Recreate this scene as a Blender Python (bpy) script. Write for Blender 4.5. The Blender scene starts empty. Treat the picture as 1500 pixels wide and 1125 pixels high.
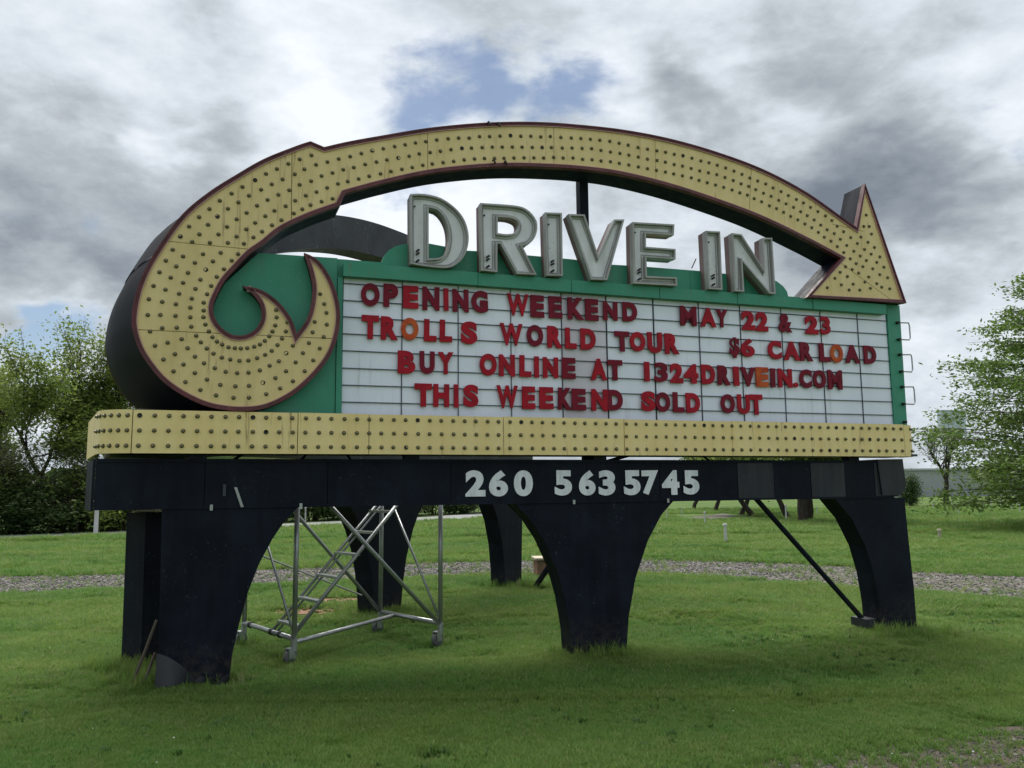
import bpy, bmesh, math, random
import numpy as np
from mathutils import Vector, Matrix, noise as mnoise
from mathutils.geometry import tessellate_polygon
random.seed(7); RNG = np.random.default_rng(7)
sc = bpy.context.scene
COL_ = sc.collection

# ------------------------------------------------------------------ camera
CAMH = 1.6
pitch, roll = 0.129, -0.010
cam_d = bpy.data.cameras.new('camera'); cam = bpy.data.objects.new('camera', cam_d); COL_.objects.link(cam)
cam_d.sensor_width = 36; cam_d.lens = 36*1194.3/1500; cam_d.clip_end = 3000; cam_d.clip_start = .05
F = Vector((0, math.cos(pitch), math.sin(pitch))); U = Vector((0, -math.sin(pitch), math.cos(pitch))); R = Vector((1, 0, 0))
R2 = R*math.cos(roll)+U*math.sin(roll); U2 = -R*math.sin(roll)+U*math.cos(roll)
cam.matrix_world = Matrix(((R2.x, U2.x, -F.x, 0), (R2.y, U2.y, -F.y, 0), (R2.z, U2.z, -F.z, CAMH), (0, 0, 0, 1)))
sc.camera = cam

# ------------------------------------------------------------------ sun and sky
SUN_EL, SUN_AZ = math.radians(62), math.radians(-12)      # azimuth from +Y (behind the sign), towards -X
sun_dir = Vector((math.sin(SUN_AZ)*math.cos(SUN_EL), math.cos(SUN_AZ)*math.cos(SUN_EL), math.sin(SUN_EL)))
sl = bpy.data.lights.new('sun', 'SUN'); sl.energy = 3.7; sl.angle = math.radians(48); sl.color = (1, .96, .9)
so = bpy.data.objects.new('sun', sl); COL_.objects.link(so); so.rotation_euler = sun_dir.to_track_quat('Z', 'Y').to_euler()

w = bpy.data.worlds.new('World'); sc.world = w; w.use_nodes = True
nt = w.node_tree; N = nt.nodes; Lk = nt.links; N.clear()
def wn(t, **k):
    n = N.new(t)
    for a, b in k.items(): setattr(n, a, b)
    return n
def wl(a, b): Lk.new(a, b)
def wmath(op, a, b=None, c=None, clamp=False):
    n = wn('ShaderNodeMath', operation=op); n.use_clamp = clamp
    for i, v in enumerate((a, b, c)):
        if v is None: continue
        if isinstance(v, (int, float)): n.inputs[i].default_value = v
        else: wl(v, n.inputs[i])
    return n.outputs[0]
out = wn('ShaderNodeOutputWorld'); bg = wn('ShaderNodeBackground'); bg.inputs[1].default_value = 0.085
sky = wn('ShaderNodeTexSky', sky_type='NISHITA'); sky.sun_disc = False; sky.sun_elevation = SUN_EL; sky.sun_rotation = SUN_AZ % (2*math.pi)
sky.altitude = 200; sky.dust_density = .6; sky.air_density = 1.0
tc = wn('ShaderNodeTexCoord'); sep = wn('ShaderNodeSeparateXYZ'); wl(tc.outputs['Generated'], sep.inputs[0])
zz = wmath('ADD', wmath('MAXIMUM', sep.outputs[2], 0.0), 0.55)
cmb = wn('ShaderNodeCombineXYZ'); wl(wmath('DIVIDE', sep.outputs[0], zz), cmb.inputs[0]); wl(wmath('DIVIDE', sep.outputs[1], zz), cmb.inputs[1])
wl(wmath('MULTIPLY', sep.outputs[2], 1.5), cmb.inputs[2])
cl_uv = cmb.outputs[0]                                        # cloud-layer coordinates
def wnoise(vec, scale, detail=6, rough=.55, dist=0, off=(0, 0, 0), lac=2.0):
    m = wn('ShaderNodeMapping'); m.inputs['Location'].default_value = off; wl(vec, m.inputs[0])
    n = wn('ShaderNodeTexNoise'); n.inputs['Scale'].default_value = scale; n.inputs['Detail'].default_value = detail
    n.inputs['Roughness'].default_value = rough; n.inputs['Distortion'].default_value = dist; n.inputs['Lacunarity'].default_value = lac
    wl(m.outputs[0], n.inputs['Vector']); return n
# warped direction for the large cloud masses
wa = wnoise(cl_uv, 2.2, 5, .6, 0, (3, 1, 0))
vs = wn('ShaderNodeVectorMath', operation='SUBTRACT'); wl(wa.outputs['Color'], vs.inputs[0]); vs.inputs[1].default_value = (.5, .5, .5)
vsc = wn('ShaderNodeVectorMath', operation='SCALE'); wl(vs.outputs[0], vsc.inputs[0]); vsc.inputs['Scale'].default_value = .42
va = wn('ShaderNodeVectorMath', operation='ADD'); wl(tc.outputs['Generated'], va.inputs[0]); wl(vsc.outputs[0], va.inputs[1])
vnm = wn('ShaderNodeVectorMath', operation='NORMALIZE'); wl(va.outputs[0], vnm.inputs[0])
def lobe_sum(lst):
    tot = None
    for (d, r, wt) in lst:                                    # direction, angular radius (rad), weight
        dd = wn('ShaderNodeVectorMath', operation='DISTANCE'); wl(vnm.outputs[0], dd.inputs[0]); dd.inputs[1].default_value = Vector(d).normalized()
        q = wmath('DIVIDE', dd.outputs['Value'], r)
        e = wmath('MULTIPLY', wmath('POWER', math.e, wmath('MULTIPLY', wmath('MULTIPLY', q, q), -1.0)), wt)
        tot = e if tot is None else wmath('ADD', tot, e)
    return tot
BRIGHT = [((0.404, 0.852, 0.333), 0.104, -0.357), ((0.33, 0.87, 0.365), 0.072, -0.153), ((0.482, 0.826, 0.292), 0.08, -0.272), ((0.369, 0.883, 0.29), 0.072, -0.187),
 ((0.219, 0.868, 0.446), 0.038, -0.306), ((0.25, 0.877, 0.409), 0.038, -0.255), ((0.165, 0.865, 0.473), 0.024, -0.1275), ((-0.438, 0.842, 0.315), 0.152, -0.17),
 ((-0.478, 0.79, 0.383), 0.104, -0.051), ((-0.382, 0.891, 0.245), 0.096, -0.136), ((-0.326, 0.872, 0.365), 0.048, -0.102), ((-0.335, 0.826, 0.453), 0.064, -0.068),
 ((-0.141, 0.851, 0.505), 0.152, 0.22), ((-0.249, 0.863, 0.44), 0.072, 0.16), ((-0.216, 0.889, 0.403), 0.056, 0.12), ((0.12, 0.869, 0.48), 0.08, 0.3),
 ((0.129, 0.888, 0.441), 0.04, 0.15), ((0.228, 0.835, 0.5), 0.112, 0.2), ((-0.08, 0.94, 0.331), 0.096, 0.22), ((0.468, 0.781, 0.413), 0.072, 0.22),
 ((0.476, 0.85, 0.225), 0.088, 0.22), ((0.512, 0.785, 0.349), 0.04, 0.2), ((-0.379, 0.842, 0.384), 0.022, 0.25), ((-0.475, 0.854, 0.213), 0.044, 0.22),
 ((0.203, 0.927, 0.315), 0.104, 0.05), ((0.165, 0.946, 0.279), 0.064, 0.1), ((-0.454, 0.762, 0.463), 0.096, 0.05), ((0.467, 0.877, 0.111), 0.096, 0.02),
 ((-0.5, 0.861, 0.089), 0.112, 0.3)]
BLUE = [((-0.013, 0.899, 0.439), 0.056, 0.55), ((-0.08, 0.899, 0.43), 0.052, 0.6), ((0.043, 0.9, 0.434), 0.052, 0.5), ((0.094, 0.899, 0.428), 0.052, 0.55),
 ((-0.124, 0.904, 0.409), 0.036, 0.4), ((-0.004, 0.889, 0.459), 0.04, 0.25), ((-0.519, 0.832, 0.194), 0.04, 0.65), ((-0.531, 0.834, 0.151), 0.064, 0.8),
 ((-0.483, 0.861, 0.163), 0.048, 0.55), ((-0.452, 0.869, 0.202), 0.024, 0.3), ((0.509, 0.776, 0.373), 0.032, 0.3), ((-0.251, 0.871, 0.424), 0.036, 0.12)]
f1 = wnoise(cl_uv, 2.6, 10, .60, .0, (0, 0, 0)); f2 = wnoise(cl_uv, 7.0, 9, .62, .15, (5, 2, 0))
f1s = wnoise(cl_uv, 2.6, 10, .60, .0, (-.015, .05, -.05))        # the same field a little way towards the sun: thickness gradient lights the edges
grad = wmath('SUBTRACT', f1.outputs[0], f1s.outputs[0])
f0 = wnoise(cl_uv, 1.15, 3, .5, .0, (2, 4, 1))
B = wmath('ADD', 0.64, lobe_sum(BRIGHT)); B = wmath('ADD', B, wmath('MULTIPLY', wmath('SUBTRACT', f0.outputs[0], .5), 0.9))
B = wmath('ADD', B, wmath('MULTIPLY', wmath('SUBTRACT', f1.outputs[0], .5), -1.0))
B = wmath('ADD', B, wmath('MULTIPLY', wmath('SUBTRACT', f2.outputs[0], .5), 0.7))
B = wmath('ADD', B, wmath('MULTIPLY', grad, 1.6))
cr = wn('ShaderNodeValToRGB'); wl(B, cr.inputs[0])
els = cr.color_ramp.elements; els[0].position = .0; els[0].color = (.155, .185, .225, 1); els[1].position = 1.0; els[1].color = (.78, .82, .87, 1)
for p, c in ((.25, (.25, .285, .325, 1)), (.5, (.40, .44, .475, 1)), (.72, (.58, .635, .69, 1)), (.86, (.68, .725, .78, 1))):
    e = els.new(p); e.color = c
# blue gaps
f3 = wnoise(cl_uv, 8.0, 9, .62, .3, (1, 7, 0))
Mk = wmath('ADD', lobe_sum(BLUE), wmath('MULTIPLY', wmath('SUBTRACT', f3.outputs[0], .5), 2.2))
Mk = wmath('ADD', Mk, wmath('MULTIPLY', wmath('SUBTRACT', f1.outputs[0], .5), .4))
mr = wn('ShaderNodeMapRange'); mr.interpolation_type = 'SMOOTHSTEP'; wl(Mk, mr.inputs[0])
for i, v in ((1, .25), (2, 1.0), (3, 0), (4, .88)): mr.inputs[i].default_value = v
cs = wn('ShaderNodeVectorMath', operation='SCALE'); wl(cr.outputs[0], cs.inputs[0]); cs.inputs['Scale'].default_value = 9.4
mx = wn('ShaderNodeMix', data_type='RGBA'); wl(mr.outputs[0], mx.inputs[0]); wl(cs.outputs[0], mx.inputs[6]); sk = wn('ShaderNodeVectorMath', operation='SCALE'); wl(sky.outputs[0], sk.inputs[0]); sk.inputs['Scale'].default_value = .74; wl(sk.outputs[0], mx.inputs[7])
wl(mx.outputs[2], bg.inputs[0]); wl(bg.outputs[0], out.inputs[0])

sc.view_settings.view_transform = 'Standard'; sc.view_settings.look = 'None'; sc.view_settings.exposure = 0.62; sc.view_settings.gamma = 1
sc.view_settings.use_curve_mapping = False
sc.render.engine = 'CYCLES'

# ------------------------------------------------------------------ helpers
def tag(o, label=None, cat=None, group=None, kind=None):
    for k, v in (('label', label), ('category', cat), ('group', group), ('kind', kind)):
        if v: o[k] = v
    return o
def mesh(name, V, Fc, m=None, smooth=False):
    me = bpy.data.meshes.new(name); me.from_pydata([tuple(v) for v in V], [], Fc); me.validate(); me.update()
    if m:
        for q in (m if isinstance(m, (list, tuple)) else [m]): me.materials.append(q)
    if smooth: me.polygons.foreach_set('use_smooth', [True]*len(me.polygons))
    return me
def link(name, me, parent=None, loc=(0, 0, 0)):
    o = bpy.data.objects.new(name, me); COL_.objects.link(o); o.location = loc
    if parent: o.parent = parent
    return o
def empty(name, loc=(0, 0, 0), **k):
    o = link(name, None, None, loc); o.empty_display_size = .2; return tag(o, **k)
def fastmesh(name, V, Q, m, smooth=False):                    # V (n,3) array, Q (k,3|4) array
    me = bpy.data.meshes.new(name); V = np.asarray(V, np.float32); Q = np.asarray(Q, np.int32); k = Q.shape[1]
    me.vertices.add(len(V)); me.vertices.foreach_set('co', V.ravel())
    me.loops.add(Q.size); me.loops.foreach_set('vertex_index', Q.ravel())
    me.polygons.add(len(Q)); me.polygons.foreach_set('loop_start', np.arange(0, Q.size, k, dtype=np.int32)); me.polygons.foreach_set('loop_total', np.full(len(Q), k, np.int32))
    if smooth: me.polygons.foreach_set('use_smooth', np.ones(len(Q), bool))
    me.update(calc_edges=True); me.materials.append(m); return me

class Frame:                                                  # a vertical plane: u along it, z up, off towards its front
    def __init__(s, o, th, flip=1):
        s.o = Vector((o[0], o[1], 0)); s.d = Vector((math.cos(th), math.sin(th), 0)); s.n = Vector((math.sin(th), -math.cos(th), 0))*flip
    def __call__(s, u, z, off=0): return s.o+s.d*u+s.n*off+Vector((0, 0, z))
    def rot(s): return math.atan2(s.d.y, s.d.x)
FR = Frame((0, 7.907), 0.324)                                 # the front face of the sign
DIR2 = math.radians(61.5)
W2 = Vector((-3.93, 7.88, 0))
d2 = Vector((math.cos(DIR2), math.sin(DIR2), 0))
BK = Frame(W2+d2*3.35, DIR2, flip=-1)                         # the second face of the V, seen from behind

def prism(name, loops, o0, o1, fr, m, parent=None, org=(0, 0, 0), mats=None, bevel=0):
    """loops in (u,z), first the outline then holes; solid between offsets o0 (front) and o1 (back)"""
    L2 = [[Vector((p[0], p[1], 0)) for p in l] for l in loops]
    tris = tessellate_polygon(L2); flat = [p for l in L2 for p in l]; n = len(flat); O = Vector(org)
    V = [fr(p.x, p.y, o0)-O for p in flat]+[fr(p.x, p.y, o1)-O for p in flat]
    Fc = []; mi = []
    for t in tris: Fc.append(tuple(t)); mi.append(0); Fc.append(tuple(n+i for i in reversed(t))); mi.append(2 if mats and len(mats) > 2 else 1)
    k = 0
    for l in L2:
        for i in range(len(l)):
            a, b = k+i, k+(i+1) % len(l); Fc.append((a, b, n+b, n+a)); mi.append(1)
        k += len(l)
    me = bpy.data.meshes.new(name); me.from_pydata([tuple(v) for v in V], [], Fc)
    for q in (mats or [m]): me.materials.append(q)
    if mats: me.polygons.foreach_set('material_index', mi)
    bm = bmesh.new(); bm.from_mesh(me); bmesh.ops.recalc_face_normals(bm, faces=bm.faces); bm.to_mesh(me); bm.free(); me.update()
    return link(name, me, parent) if parent is not False else me
def box_pts(c, ax, ay, az):
    c, ax, ay, az = map(Vector, (c, ax, ay, az))
    return [c+ax*sx+ay*sy+az*sz for sz in (-1, 1) for sy in (-1, 1) for sx in (-1, 1)]
BOXF = [(0, 2, 3, 1), (4, 5, 7, 6), (0, 1, 5, 4), (2, 6, 7, 3), (0, 4, 6, 2), (1, 3, 7, 5)]
class MB:
    def __init__(s): s.V = []; s.F = []
    def box(s, c, ax, ay, az): k = len(s.V); s.V += box_pts(c, ax, ay, az); s.F += [tuple(k+i for i in f) for f in BOXF]; return s
    def fbox(s, fr, u0, u1, z0, z1, o0, o1, org=(0, 0, 0)):
        return s.box(fr((u0+u1)/2, (z0+z1)/2, (o0+o1)/2)-Vector(org), fr.d*((u1-u0)/2), fr.n*((o1-o0)/2), (0, 0, (z1-z0)/2))
    def tube(s, pts, r, n=8, cap=True):
        pts = [Vector(p) for p in pts]; rs = r if isinstance(r, (list, tuple)) else [r]*len(pts); k = len(s.V)
        up = None
        for i, p in enumerate(pts):
            t = (pts[min(i+1, len(pts)-1)]-pts[max(i-1, 0)]).normalized()
            if up is None: up = t.orthogonal().normalized()
            up = (up-t*up.dot(t)).normalized(); b = t.cross(up)
            for j in range(n):
                a = 2*math.pi*j/n; s.V.append(p+(up*math.cos(a)+b*math.sin(a))*rs[i])
        for i in range(len(pts)-1):
            for j in range(n):
                a = k+i*n+j; b_ = k+i*n+(j+1) % n; s.F.append((a, b_, b_+n, a+n))
        if cap: s.F.append(tuple(k+j for j in reversed(range(n)))); s.F.append(tuple(k+(len(pts)-1)*n+j for j in range(n)))
        return s
    def build(s, name, m, parent=None, loc=(0, 0, 0), smooth=False):
        return link(name, mesh(name, s.V, s.F, m, smooth), parent, loc)

def smooth_outline(pts, step=.035):
    """closed outline; points with a third value 1 are corners, Catmull-Rom between"""
    n = len(pts); P = [Vector((p[0], p[1])) for p in pts]; cn = [len(p) > 2 and p[2] for p in pts]; out_ = []; cor = []
    for i in range(n):
        p1, p2 = P[i], P[(i+1) % n]; p0 = p1*2-p2 if cn[i] else P[i-1]; p3 = p2*2-p1 if cn[(i+1) % n] else P[(i+2) % n]
        L_ = (p2-p1).length; k = max(1, int(L_/step)) if not (cn[i] and cn[(i+1) % n]) else 1
        for j in range(k):
            t = j/k
            q = .5*((2*p1)+(p2-p0)*t+(2*p0-5*p1+4*p2-p3)*t*t+(3*p1-p0-3*p2+p3)*t**3); out_.append((q.x, q.y)); cor.append(bool(cn[i]) and j == 0)
    return out_
def area(l): return sum(l[i-1][0]*l[i][1]-l[i][0]*l[i-1][1] for i in range(len(l)))/2
def offset(l, d, lim=2.2):
    """inward offset (d>0) with limited mitre"""
    sgn = 1 if area(l) > 0 else -1; n = len(l); o = []
    for i in range(n):
        a, b, c = Vector(l[i-1][:2]), Vector(l[i][:2]), Vector(l[(i+1) % n][:2])
        e1 = (b-a).normalized(); e2 = (c-b).normalized()
        n1 = Vector((-e1.y, e1.x))*sgn; n2 = Vector((-e2.y, e2.x))*sgn; m_ = n1+n2
        if m_.length < 1e-5: m_ = n1.copy()
        m_.normalize(); k = min(1/max(m_.dot(n1), .05), lim); q = b+m_*d*k; o.append((q.x, q.y))
    return o
def ringprism(name, lo, li, o0, o1, fr, m, parent, org):
    """band between two matching closed outlines"""
    n = len(lo); O = Vector(org); V = []
    for l, o in ((lo, o0), (li, o0), (li, o1), (lo, o1)): V += [fr(p[0], p[1], o)-O for p in l]
    Fc = []
    for i in range(n):
        j = (i+1) % n
        for a in range(4):
            b = (a+1) % 4; Fc.append((a*n+i, a*n+j, b*n+j, b*n+i))
    me = mesh(name, V, Fc, m); bm = bmesh.new(); bm.from_mesh(me); bmesh.ops.recalc_face_normals(bm, faces=bm.faces); bm.to_mesh(me); bm.free()
    return link(name, me, parent)

# ------------------------------------------------------------------ materials
def mat(name, col, rough=.6, metal=0, spec=.5): 
    m = bpy.data.materials.new(name); m.use_nodes = True; b = m.node_tree.nodes['Principled BSDF']
    b.inputs['Base Color'].default_value = (*col, 1); b.inputs['Roughness'].default_value = rough; b.inputs['Metallic'].default_value = metal
    b.inputs['Specular IOR Level'].default_value = spec; return m
class MT:                                                     # little node helper on one material
    def __init__(s, name, col=(.5, .5, .5), rough=.6, metal=0, spec=.5):
        s.m = mat(name, col, rough, metal, spec); s.t = s.m.node_tree; s.b = s.t.nodes['Principled BSDF']; s.g = s.t.nodes.new('ShaderNodeNewGeometry'); s.pos = s.g.outputs['Position']
    def n(s, t, **k):
        n = s.t.nodes.new(t)
        for a, b in k.items(): setattr(n, a, b)
        return n
    def l(s, a, b): s.t.links.new(a, b)
    def noise(s, scale, detail=5, rough=.6, stretch=(1, 1, 1), rot=(0, 0, 0), dist=0, vec=None):
        m = s.n('ShaderNodeMapping'); m.inputs['Scale'].default_value = stretch; m.inputs['Rotation'].default_value = rot; s.l(vec or s.pos, m.inputs[0])
        n = s.n('ShaderNodeTexNoise'); n.inputs['Scale'].default_value = scale; n.inputs['Detail'].default_value = detail; n.inputs['Roughness'].default_value = rough; n.inputs['Distortion'].default_value = dist
        s.l(m.outputs[0], n.inputs['Vector']); return n.outputs[0]
    def ramp(s, fac, stops):
        r = s.n('ShaderNodeValToRGB'); s.l(fac, r.inputs[0]); e = r.color_ramp.elements
        e[0].position, e[0].color = stops[0][0], (*stops[0][1], 1) if not isinstance(stops[0][1], float) else (stops[0][1],)*3+(1,)
        e[1].position, e[1].color = stops[-1][0], (*stops[-1][1], 1) if not isinstance(stops[-1][1], float) else (stops[-1][1],)*3+(1,)
        for p, c in stops[1:-1]: q = e.new(p); q.color = (*c, 1) if not isinstance(c, float) else (c,)*3+(1,)
        return r.outputs[0]
    def mix(s, f, a, b, mode='MIX'):
        x = s.n('ShaderNodeMix', data_type='RGBA', blend_type=mode)
        for v, i in ((f, 0), (a, 6), (b, 7)):
            if isinstance(v, (int, float)): x.inputs[i].default_value = v
            elif isinstance(v, tuple): x.inputs[i].default_value = (*v, 1)
            else: s.l(v, x.inputs[i])
        return x.outputs[2]
    def math(s, op, a, b, clamp=False):
        x = s.n('ShaderNodeMath', operation=op); x.use_clamp = clamp
        for v, i in ((a, 0), (b, 1)):
            if isinstance(v, (int, float)): x.inputs[i].default_value = v
            else: s.l(v, x.inputs[i])
        return x.outputs[0]
    def col(s, c): s.l(c, s.b.inputs['Base Color'])
    def rgh(s, c): s.l(c, s.b.inputs['Roughness'])
    def bump(s, h, st=.3, d=.01):
        x = s.n('ShaderNodeBump'); x.inputs['Strength'].default_value = st; x.inputs['Distance'].default_value = d; s.l(h, x.inputs['Height']); s.l(x.outputs[0], s.b.inputs['Normal'])
def painted(name, base, worn, rough=.5, amt=.5, streak=True, fleck=None, bump=.15, rust=0.0, mud=False):
    k = MT(name, base, rough); big = k.noise(2.3, 6, .62); st = k.noise(9, 6, .6, (1, 1, .12) if streak else (1, 1, 1))
    f = k.ramp(k.math('MULTIPLY', k.math('ADD', big, st), .5), [(.40, 0.0), (.66, 1.0)])
    c = k.mix(k.math('MULTIPLY', f, amt), base, worn)
    if fleck:
        fl = k.noise(38, 4, .7); fm = k.noise(3.1, 3, .5)
        ff = k.math('MULTIPLY', k.ramp(fl, [(.62, 0.0), (.68, 1.0)]), k.ramp(fm, [(.48, 0.0), (.62, 1.0)])); c = k.mix(ff, c, fleck)
    if rust:
        rs = k.ramp(k.noise(26, 5, .65, (1, 1, .07)), [(.57, 0.0), (.70, 1.0)]); rm = k.ramp(k.noise(1.6, 4, .6), [(.47, 0.0), (.62, 1.0)])
        c = k.mix(k.math('MULTIPLY', k.math('MULTIPLY', rs, rm), rust), c, (.16, .085, .035))
    if mud:
        sx = k.n('ShaderNodeSeparateXYZ'); k.l(k.pos, sx.inputs[0]); mh = k.math('SUBTRACT', .42, sx.outputs[2]); mh = k.math('MULTIPLY', mh, 2.2, True)
        c = k.mix(k.math('MULTIPLY', mh, k.ramp(k.noise(17, 6, .7), [(.42, 0.0), (.62, .8)])), c, (.050, .046, .034))
    k.col(c); k.rgh(k.ramp(st, [(.3, rough-.12), (.7, min(1.0, rough+.18))]))
    k.bump(k.math('ADD', k.math('MULTIPLY', big, 1.0), k.math('MULTIPLY', k.noise(60, 3), .15)), bump, .012)
    return k.m
M = {}
M['black'] = painted('black_paint', (.0035, .0055, .012), (.013, .018, .030), .6, .9, True, (.055, .065, .085), .25, .0, True)
M['black'].node_tree.nodes['Principled BSDF'].inputs['Specular IOR Level'].default_value = .12
M['blackworn'] = painted('worn_black_paint', (.010, .013, .018), (.05, .058, .066), .55, .9, True, (.42, .46, .48), .3)
M['yellow'] = painted('cream_yellow_paint', (.75, .59, .275), (.60, .45, .19), .5, .7, True, None, .15, .75)
M['yellow2'] = painted('cream_yellow_strip', (.86, .69, .32), (.72, .54, .21), .5, .75, True, None, .15, .85)
M['green'] = painted('green_paint', (.018, .225, .135), (.06, .29, .20), .5, .8, True, (.16, .34, .26), .15, .5)
M['maroon'] = painted('maroon_trim', (.13, .022, .028), (.045, .012, .014), .5, .8, False, (.30, .12, .11), .2)
M['trimline'] = mat('pale_tube', (.48, .27, .25), .35)
M['channel'] = painted('grey_white_enamel', (.38, .38, .375), (.24, .23, .22), .4, .8, True, (.13, .06, .045), .15)
M['channel_in'] = painted('channel_inner', (.74, .76, .79), (.50, .50, .50), .35, .7, True, (.16, .08, .06), .1)
M['channel_side'] = painted('channel_return', (.17, .075, .075), (.26, .22, .21), .5, .7, True, None, .1)
M['socket'] = mat('bulb_socket', (.075, .060, .030), .5, .3)
M['bulb'] = mat('dusty_bulb', (.14, .13, .07), .12, 0, .8)
M['rail'] = mat('dark_rail', (.035, .045, .06), .4, .3)
M['steel'] = painted('galvanised_steel', (.40, .42, .42), (.25, .26, .26), .38, .7, False, None, .1)
M['steel'].node_tree.nodes['Principled BSDF'].inputs['Metallic'].default_value = .75
M['rubber'] = mat('grey_caster', (.12, .12, .13), .6)
M['darkwire'] = mat('dark_wire', (.015, .014, .014), .6)
M['white'] = mat('white_plastic', (.50, .51, .49), .5)
M['wood'] = painted('old_wood', (.14, .11, .08), (.06, .05, .04), .8, .8)
M['palewood'] = painted('bare_board', (.42, .38, .28), (.26, .22, .15), .8, .8)
def board_mat(name, tint, dirt):
    k = MT(name, tint, .32); big = k.noise(1.1, 4, .6); st = k.noise(5, 5, .6, (1, 1, .15))
    f = k.ramp(k.math('MULTIPLY', k.math('ADD', big, st), .5), [(.42, 0.0), (.7, 1.0)])
    rs = k.math('MULTIPLY', k.ramp(k.noise(18, 5, .65, (1, 1, .06)), [(.55, 0.0), (.72, .5)]), k.ramp(k.noise(1.3, 3, .6), [(.45, 0.0), (.62, 1.0)])); k.col(k.mix(rs, k.mix(k.math('MULTIPLY', f, .6), tint, dirt), (.40, .38, .36))); k.rgh(k.ramp(st, [(.3, .22), (.7, .42)])); k.bump(big, .05, .02); return k.m
M['pane'] = board_mat('white_acrylic', (.80, .84, .95), (.66, .71, .84))
M['pane2'] = board_mat('pinkish_acrylic', (.62, .59, .66), (.50, .46, .54))
for nm, c, e in (('r', (.40, .006, .020), (.28, .004, .015)), ('m', (.19, .004, .020), (.14, .003, .016)), ('o', (.52, .10, .02), (.42, .045, .015))):
    k = MT('letter_'+nm, c, .55, 0, .22); nn = k.noise(9, 4, .6); k.col(k.mix(k.ramp(nn, [(.4, 0.0), (.65, 1.0)]), c, e)); M['let_'+nm] = k.m
k = MT('phone_white', (.76, .79, .82), .5); nn = k.noise(14, 5, .65, (1, 1, .2)); k.col(k.mix(k.ramp(nn, [(.45, 0.0), (.75, 1.0)]), (.76, .79, .82), (.52, .56, .60))); M['phone'] = k.m

# lawn colour shared by the ground sheet and the blades
def lawn_col(k, blade=False):
    a = k.noise(.35, 4, .6, dist=.4); b_ = k.noise(1.7, 5, .62); c = k.noise(.30, 3, .5, (.22, 2.0, 1)); d = k.noise(9, 3, .6)
    base = k.ramp(a, [(.38, (.052, .160, .030)), (.5, (.100, .220, .042)), (.62, (.20, .285, .060))])
    base = k.mix(k.ramp(b_, [(.42, 0.0), (.68, .75)]), base, (.105, .135, .030))
    base = k.mix(k.ramp(c, [(.45, 0.0), (.60, .7)]), base, (.20, .25, .055))
    base = k.mix(k.ramp(d, [(.60, 0.0), (.74, .45)]), base, (.13, .12, .05))
    return base
k = MT('lawn_ground', rough=.9, spec=.15); base = lawn_col(k)
far = k.noise(.9, 5, .65, (.5, 2.5, 1)); base = k.mix(k.ramp(far, [(.4, .0), (.7, .55)]), base, (.060, .105, .022))
fine = k.noise(45, 4, .7); base = k.mix(k.ramp(fine, [(.35, .75), (.62, .25)]), base, (.022, .045, .011)); k.col(base)
k.bump(k.math('ADD', fine, k.noise(8, 4)), .9, .04); M['lawn'] = k.m
k = MT('grass_blade', rough=.55, spec=.25); base = lawn_col(k)
oi = k.n('ShaderNodeObjectInfo'); base = k.mix(.5, base, k.ramp(oi.outputs['Random'], [(0, (.075, .185, .034)), (.5, (.145, .295, .055)), (.88, (.25, .355, .09)), (1, (.40, .35, .21))]))
k.col(base); tr = k.n('ShaderNodeBsdfTranslucent'); k.l(base, tr.inputs[0]); ms = k.n('ShaderNodeMixShader'); ms.inputs[0].default_value = .4
k.l(k.b.outputs[0], ms.inputs[1]); k.l(tr.outputs[0], ms.inputs[2]); k.l(ms.outputs[0], k.t.nodes['Material Output'].inputs[0]); M['blade'] = k.m
k = MT('gravel', rough=.95, spec=.2); v = k.n('ShaderNodeTexVoronoi'); v.inputs['Scale'].default_value = 22; k.l(k.pos, v.inputs['Vector'])
g1 = k.ramp(v.outputs['Color'], [(0, (.07, .063, .06)), (.5, (.13, .118, .11)), (1, (.23, .21, .20))]); g2 = k.noise(1.2, 5, .65, (.5, 1.4, 1))
k.col(k.mix(k.ramp(g2, [(.47, 0.0), (.62, .8)]), g1, (.085, .095, .04))); k.bump(v.outputs['Distance'], .8, .03); M['gravel'] = k.m
k = MT('stone', rough=.85); oi = k.n('ShaderNodeObjectInfo'); k.col(k.ramp(oi.outputs['Random'], [(0, (.045, .043, .042)), (.5, (.105, .100, .094)), (.85, (.18, .172, .162)), (1, (.30, .29, .275))])); M['stone'] = k.m
k = MT('dirt', rough=.95, spec=.15); a = k.noise(7, 6, .7); b_ = k.noise(60, 4, .7)
k.col(k.mix(k.ramp(b_, [(.4, 0.0), (.7, .7)]), k.ramp(a, [(.35, (.055, .045, .03)), (.65, (.15, .115, .08))]), (.22, .20, .18))); k.bump(k.math('ADD', a, b_), .8, .03); M['dirt'] = k.m
k = MT('asphalt', rough=.9); a = k.noise(.6, 5, .6, (.3, 1, 1)); k.col(k.ramp(a, [(.3, (.15, .155, .15)), (.7, (.23, .235, .23))])); M['road'] = k.m
k = MT('orange_dirt', rough=.95, spec=.1); a = k.noise(14, 5, .7); k.col(k.ramp(a, [(.35, (.13, .10, .07)), (.65, (.30, .16, .11))])); M['clay'] = k.m
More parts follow.
